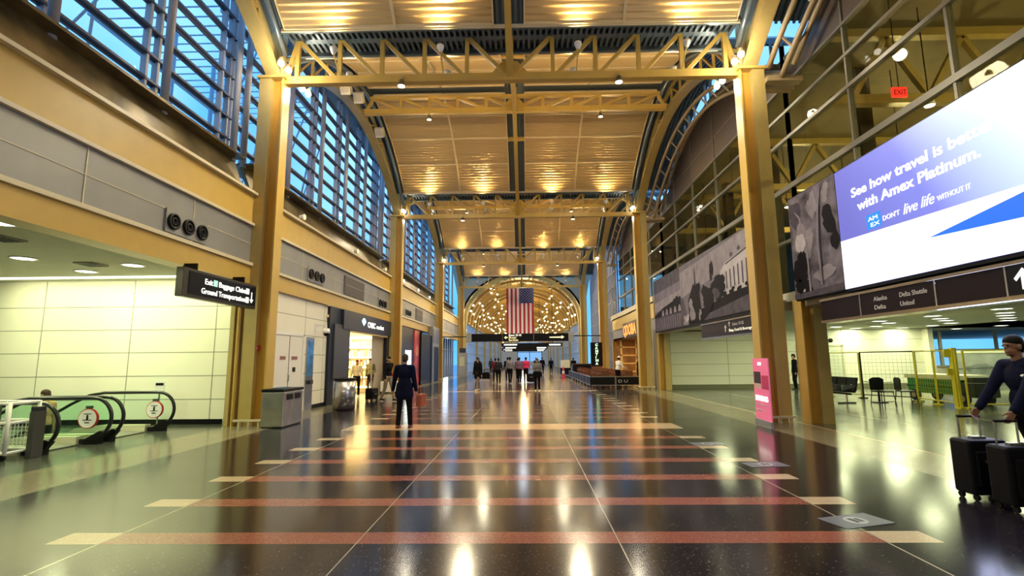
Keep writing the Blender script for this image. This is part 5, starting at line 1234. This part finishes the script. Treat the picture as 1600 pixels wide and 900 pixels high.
def person(label, loc, rz, H, top=BLK, legs=BLK, shoes=SHK, hair=HAIRK, skin=SKIN, feet=((-.1, .0), (.1, .0)), hands=None, hem=None, longhair=False, lean=0, vox=.016, group=None, cap=None, drop=0, fine=False, headturn=0, skirt=False):
    t = thing('person', label, 'person', (loc[0], loc[1], loc[2] if len(loc) > 2 else 0), rz, group=group); k = H/1.76; t.scale = (k, k, k)
    def L(y, z): return y+lean*(z-.9)
    hips = [Vector((sx*.095, L(0, .93), .93)) for sx in (-1, 1)]; sh = [Vector((sx*.185, L(0, 1.44), 1.44)) for sx in (-1, 1)]
    hands = hands or ((-.29, .05, .80), (.29, .05, .80))
    ank = [Vector((f[0], f[1], .085+(f[2] if len(f) > 2 else 0))) for f in feet]; kn = []
    for i in (0, 1): m_, e_ = ik(hips[i], ank[i], .43, .42, (0, 1, 0)); kn.append(m_); ank[i] = e_
    el, wr = [], []
    for i in (0, 1): m_, e_ = ik(sh[i], hands[i], .30, .27, ((-.25 if i == 0 else .25), -1, -.2)); el.append(m_); wr.append(e_)
    neck = Vector((0, L(0, 1.49), 1.49)); head = Vector((0, L(.03, 1.64)+lean*.05, 1.645)); Rh = Matrix.Rotation(headturn, 3, 'Z')
    b = Blob()
    b.chain([(0, L(0, .95), .95), (0, L(0, 1.15), 1.15), (0, L(0, 1.34), 1.34)], [.095, .085, .085]).cap(sh[0], sh[1], .06, .06).chain([neck-Vector((0, 0, .06)), head-Vector((0, .015, .06))], [.056, .052])
    for i in (0, 1):
        b.chain([hips[i], kn[i], ank[i]], [.075, .048, .034]); b.chain([sh[i], el[i], wr[i]], [.048, .038, .026])
        b.chain([ank[i]-Vector((0, .02, .04)), ank[i]+Vector((0, .12, -.055))], [.035, .026])
        d = (wr[i]-el[i]).normalized(); side = Vector((1, 0, 0)) if abs(d.x) < .8 else Vector((0, 1, 0)); side = (side-d*side.dot(d)).normalized()
        if abs(d.z) > .6: side = Vector((0, 1, 0)); side = (side-d*side.dot(d)).normalized()
        nrm = d.cross(side); s_ = 1 if i == 0 else -1
        if nrm.x*(1 if i == 0 else -1) < 0: nrm = -nrm           # palm side faces inwards
        pc = wr[i]+d*.05
        for f in (-.026, -.009, .009, .026): b.cap(wr[i]+d*.01+side*f*.6, wr[i]+d*.085+side*f, .015, .0125, 8)
        for f, ln in ((-.030, .058), (-.010, .070), (.010, .074), (.030, .066)):
            a_ = wr[i]+d*.088+side*f; m_ = a_+d*ln*.55+nrm*.012; e_ = m_+d*ln*.25+nrm*ln*.42; b.cap(a_, m_, .0095, .009, 8).cap(m_, e_, .009, .0075, 8)
        a_ = wr[i]+d*.03+side*.022; m_ = a_+side*.030+d*.035+nrm*.01; b.cap(a_, m_, .012, .0105, 8).cap(m_, m_+d*.03+nrm*.012+side*.004, .0105, .009, 8)
    def hp(x, y, z): return head+Rh @ Vector((x, y, z))
    b.ell(hp(0, -.005, .025), .076, .095, .095, Rh).ell(hp(0, .025, -.045), .055, .062, .065, Rh).ell(hp(0, .082, -.012), .013, .020, .022, Rh).ell(hp(0, .055, .025), .05, .04, .02, Rh)
    b.ell(hp(0, .078, -.052), .024, .012, .006, Rh).ell(hp(0, .078, -.064), .021, .012, .006, Rh).ell(hp(0, .062, -.088), .022, .022, .018, Rh)
    for s_ in (-1, 1): b.ell(hp(s_*.078, 0, -.01), .010, .020, .030, Rh)
    b.done('body', skin, t, vox if not fine else .0065)
    if fine:
        e = MB()
        for s_ in (-1, 1): e.ball(hp(s_*.031, .083, .008), .009, 8)
        e.build('eyes', BLACK, t, world=False)
    # trousers
    c = Blob(); c.ell((0, L(0, .96), .96), .165, .125, .12)
    for i in (0, 1): c.chain([hips[i], kn[i], ank[i]+Vector((0, 0, .0))], [.102, .070, .056])
    c.done('trousers' if not skirt else 'leggings', legs, t, vox)
    # top / coat
    c = Blob(); zh = hem or .90
    c.ell((0, L(0, 1.30), 1.30), .185, .125, .19).ell((0, L(0, 1.06), 1.06), .165, .128, .2).cap(sh[0], sh[1], .072, .072).cap(neck-Vector((0, 0, .07)), neck-Vector((0, 0, .01)), .085, .066)
    if zh < .9:
        for s_ in (-1, 1): c.cap((s_*.07, L(0, 1.0), 1.0), (s_*.085, 0, zh+.13), .13, .145)
        c.cap((-.08, 0, zh+.14), (.08, 0, zh+.14), .14, .14)
    for i in (0, 1): c.chain([sh[i], el[i], wr[i]-(wr[i]-el[i]).normalized()*.01], [.072, .058, .044])
    c.done('coat' if zh < .9 else 'jacket', top, t, vox)
    # shoes
    for i in (0, 1):
        c = Blob(); a_ = ank[i]; c.cap(a_+Vector((0, -.03, -.045)), a_+Vector((0, .13, -.052)), .042, .036).cap(a_, a_-Vector((0, 0, .03)), .045, .045)
        c.mb.box(a_.x-.045, a_.x+.045, a_.y-.07, a_.y+.165, a_.z-.085, a_.z-.05)
        c.done('shoe', shoes, t, .012 if vox > .012 else .009)
    # hair
    c = Blob(); c.ell(hp(0, -.008, .052), .083, .099, .082, Rh).ell(hp(0, -.05, .0), .074, .064, .085, Rh)
    if longhair: c.ell(hp(0, -.065, -.08), .075, .05, .15, Rh)
    if cap is None: c.done('hair', hair, t, .012)
    else:
        c.done('hair', hair, t, .012); c = Blob(); c.ell(hp(0, -.01, .07), .092, .104, .07, Rh).ell(hp(0, .10, .055), .06, .06, .012, Rh); c.done('cap', cap, t, .012)
    return t
def wloc(t, p): return Matrix.Translation(t.location) @ Matrix.Rotation(t.rotation_euler.z, 4, 'Z') @ Matrix.Diagonal((*t.scale, 1)) @ Vector(p)
def bag(lab, c, size, M, rz=0, strap=None, name='bag', cat='bag'):
    t = thing(name, lab, cat, c, rz); sx_, sy_, sz_ = size
    MB().prism([(-sx_/2, 0), (sx_/2, 0), (sx_/2*.86, sz_*.85), (sx_/2*.6, sz_), (-sx_/2*.6, sz_), (-sx_/2*.86, sz_*.85)], 'y', -sy_/2, sy_/2).build('body', M, t, world=False, bevel=.02)
    h = strap or .18; MB().tube([(-sx_*.25, 0, sz_*.97), (-sx_*.2, 0, sz_+h*.8), (0, 0, sz_+h), (sx_*.2, 0, sz_+h*.8), (sx_*.25, 0, sz_*.97)], .012, 6).build('handle', M, t, world=False)
    return t
def suitcase(lab, loc, rz, M, size=(.42, .26, .62), handle=.30, tilt=0):
    t = thing('suitcase', lab, 'suitcase', loc, rz); t.rotation_euler = (tilt, 0, rz); w_, d_, h_ = size
    MB().box(-w_/2, w_/2, -d_/2, d_/2, .06, h_).build('shell', M, t, world=False, bevel=.03)
    MB().box(-w_/2+.05, w_/2-.05, -d_/2-.03, -d_/2+.01, .16, h_-.12).build('front_pocket', M, t, world=False, bevel=.015)
    for e_ in (-1, 1): MB().tube([(e_*w_*.28, d_*.3, h_-.05), (e_*w_*.28, d_*.3, h_+handle)], .011, 8).build('handle_tube', STEEL, t, world=False)
    MB().tube([(-w_*.3, d_*.3, h_+handle), (w_*.3, d_*.3, h_+handle)], .016, 8).build('grip', MAR if handle > .28 else BLACK, t, world=False, smooth=True)
    MB().box(-.09, .09, -d_/2-.045, -d_/2-.03, h_-.24, h_-.21).build('badge', STEEL, t, world=False)
    MB().box(-.08, .08, -.03, .03, h_, h_+.025).build('carry_handle', STEEL, t, world=False)
    for a in (-1, 1):
        for c in (-1, 1): MB().lathe([(.035, -.015), (.035, .015)], (a*(w_/2-.05), c*(d_/2-.04), .035), 12, 'x').build('wheel', BLACK, t, world=False)
    return t
# man with two cases, walking towards the window side (faces -x)
SUITK = mat('case_black', (.004, .004, .007), .5, spec=.15)
man = person('man in dark navy jacket walking with two black upright suitcases', (6.00, 5.92), math.radians(90), 1.82, top=NAVY, legs=BLK, skin=SKIN2, feet=((-.1, .08), (.1, -.30, .05)), hands=((-.20, .36, .95), (.22, .36, .95)), lean=.06, vox=.011, fine=True)
MB().add([(-.02, .128, 1.33), (.10, .122, 1.33), (.10, .122, 1.36), (-.02, .128, 1.36)], [(0, 1, 2, 3)])
q = MB().obox((-.19, .13, 1.28), (.03, .006, .05)); 
bd = Blob(); bd.ell((-.115, .115, 1.33), .045, .02, .018); bd.done('badge', mat('badge_white', (.75, .75, .75), .5), man, .008)
st_ = MB().tube([(-.15, -.02, 1.53), (-.19, .09, 1.42), (-.19, .13, 1.25), (-.18, .12, 1.0)], .022, 8); st_.build('shoulder_strap', DRK, man, world=False, smooth=True)
suitcase('black upright suitcase under the far hand of the man in navy', (5.53, 6.10, 0), math.radians(2), SUITK, (.44, .27, .66), .24)
suitcase('second black suitcase, the nearer of the two the man in navy pushes', (5.53, 5.64, 0), math.radians(0), SUITK, (.42, .27, .66), .24)
# standing man seen from behind
m1 = person('man in long navy coat standing with his back turned on the cream floor band', (-2.60, 12.44), 0, 1.75, top=NAVY, legs=BLK, shoes=SHB, hair=HAIRB, feet=((-.13, -.03), (.15, .04)), hands=((-.31, .10, .86), (.30, .03, .80)), hem=.66, vox=.011)
bag('red brown leather bag held by the man in the long navy coat', (-2.19, 12.5, .50), (.30, .14, .30), mat('leather_red', (.30, .06, .03), .45), math.radians(70))
m2 = person('person in black jacket and pale trousers pulling a dark case towards the shop', (-5.15, 20.4), math.radians(-120), 1.76, top=BLK, legs=mat('cloth_khaki', (.25, .2, .13), .8), feet=((-.1, .25), (.1, -.25, .04)), hands=((-.27, -.28, .72), (.28, .12, .84)), vox=.014)
suitcase('dark wheeled case trailing behind the person in black jacket', (-5.9, 20.75, .0), math.radians(75), SUITK, (.5, .3, .5), .34)
person('woman in cream top and dark trousers at the shop entrance', (-7.35, 23.2), math.radians(200), 1.64, top=CRM, legs=BLK, shoes=SHW, hair=HAIRB, longhair=True, feet=((-.1, .15), (.1, -.15)), vox=.018)
person('person in checked jacket with dark rucksack in the shop entrance', (-7.15, 24.6), math.radians(160), 1.70, top=PLD, legs=BLK, shoes=SHW, vox=.018, hands=((-.25, .2, 1.0), (.29, 0, .8)))
person('person in pink jacket standing by the frosted shop screen', (-6.6, 25.9), math.radians(90), 1.62, top=PNK, legs=WHT, hair=HAIRB, vox=.018)
person('person in dark maroon top at the near corner of the shop entrance', (-8.3, 22.9), math.radians(100), 1.66, top=MAR, legs=BLK, vox=.018)
bag('red shopping bag at the feet of the person in pink jacket', (-6.3, 25.2, .62), (.4, .3, .34), RDD)
t = thing('luggage_crate', 'white luggage trolley box under the red shopping bag', 'luggage', (-6.3, 25.2, 0)); MB().box(-6.75, -5.95, 24.9, 25.5, .08, .6).build('box', WHITE, t, bevel=.03); MB().lathe([(.06, -.03), (.06, .03)], (-6.7, 24.9, .06), 10, 'x').lathe([(.06, -.03), (.06, .03)], (-6.0, 24.9, .06), 10, 'x').build('wheels', BLACK, t); MB().lathe([(.1, -.01), (.1, .0)], (-6.5, 24.89, .35), 12, 'y').build('emblem', BLACK, t)
# distant walkers
person('woman in long black coat and hood carrying a large dark bag over the band', (-2.15, 26.7), math.radians(150), 1.70, top=BLK, legs=mat('cloth_taupe', (.2, .17, .14), .8), shoes=SHW, longhair=True, hem=.62, feet=((-.08, .22), (.08, -.2, .04)), vox=.018)
bag('large black shoulder bag at the side of the hooded woman', (-1.72, 26.6, .62), (.42, .2, .34), BLK)
person('woman in pale cardigan facing us with dark bag and black trousers', (.93, 26.2), PI, 1.64, top=GRY, legs=BLK, shoes=SHW, hair=HAIRB, longhair=True, hands=((-.2, .15, .95), (.2, .15, .95)), vox=.018)
bag('dark handbag held in front by the woman in pale cardigan', (.93, 26.0, .72), (.5, .16, .28), BLK, 0)
G = [(-3.2, 37.5, BLK, BLK, 'in black coat walking alone left of the group', .6), (-1.75, 35.2, MAR, BLK, 'in maroon and black at the window side end of the group', None), (-1.45, 33.6, DRK, BLK, 'in charcoal jacket with black trousers, front of the group', None),
     (-.95, 36.5, BLK, BLK, 'in black jacket in the middle of the group', None), (-.72, 34.5, GRY, BLK, 'with pale grey rucksack walking in the group', None), (-.1, 34.6, VIO, BLK, 'in violet grey top walking in the group', None), (.35, 36.0, PNK, BLK, 'in bright pink jacket pulling a case', None),
     (-.3, 41, JEAN, BLK, 'in blue jacket farther back behind the group', None), (1.3, 47, DRK, BLK, 'in charcoal coat far back in the hall', None), (2.0, 52, BLK, BLK, 'in black coat, farthest visible walker', None), (4.9, 49, BLK, BLK, 'in dark clothes beside the white service cart', None), (-3.6, 58, DRK, BLK, 'in dark coat at the concourse entrance, window side', None), (3.1, 56, NAVY, BLK, 'in navy at the concourse entrance, seating side', None)]
for x, y, tp, lg, w_, hm in G:
    st_ = random.uniform(.12, .28)
    person('person '+w_, (x, y), random.uniform(-.2, .2), random.uniform(1.66, 1.78), top=tp, legs=lg, hem=hm, feet=((-.09, st_), (.09, -st_, .04)), vox=.026)
suitcase('small black wheeled case behind the person in the bright pink jacket', (.72, 35.5, 0), 0, SUITK, (.5, .3, .62), .3)
person('person in black clothes seen between the two ochre columns', (13.6, 25.5), math.radians(80), 1.74, top=BLK, legs=BLK, vox=.02)
person('restaurant worker in white cap and apron by the steel railing', (5.5, 28.85), math.radians(-60), 1.72, top=WHT, legs=BLK, cap=WHT, lean=.15, hands=((-.25, .4, 1.0), (.25, .4, 1.05)), vox=.02)
person('person in dark jacket leaning at the railing next to the column', (6.72, 29.0), math.radians(90), 1.70, top=BLK, legs=BLK, vox=.02)
person('person riding down the near escalators, only head and shoulders above the handrail', (-10.35, 11.3, -.72), math.radians(90), 1.74, top=cloth('orange_tan', (.5, .28, .15)), legs=BLK, hair=HAIRB, vox=.016)
# floor decals
for i, (x, y, a) in enumerate(((3.59, 5.32, .3), (3.95, 8.0, .1), (3.75, 9.9, .1))):
    t = thing('floor_sticker', 'pale grey square floor sticker with printed shoe mark, %s of three' % ['nearest', 'middle', 'farthest'][i], 'sticker', (x, y, .0), a)
    MB().box(-.3, .3, -.17, .17, .001, .004).build('sheet', mat('sticker_grey', (.13, .14, .18), .3), t, world=False)
    MB().lathe([(.11, .0045), (.11, .006)], (0, 0, 0), 20).build('print', mat('sticker_white', (.4, .42, .45), .3), t, world=False)
    MB().box(-.05, .0, -.06, .06, .006, .007).box(.02, .06, -.05, .05, .006, .007).build('mark', DKGREY, t, world=False)
bpy.context.view_layer.update()
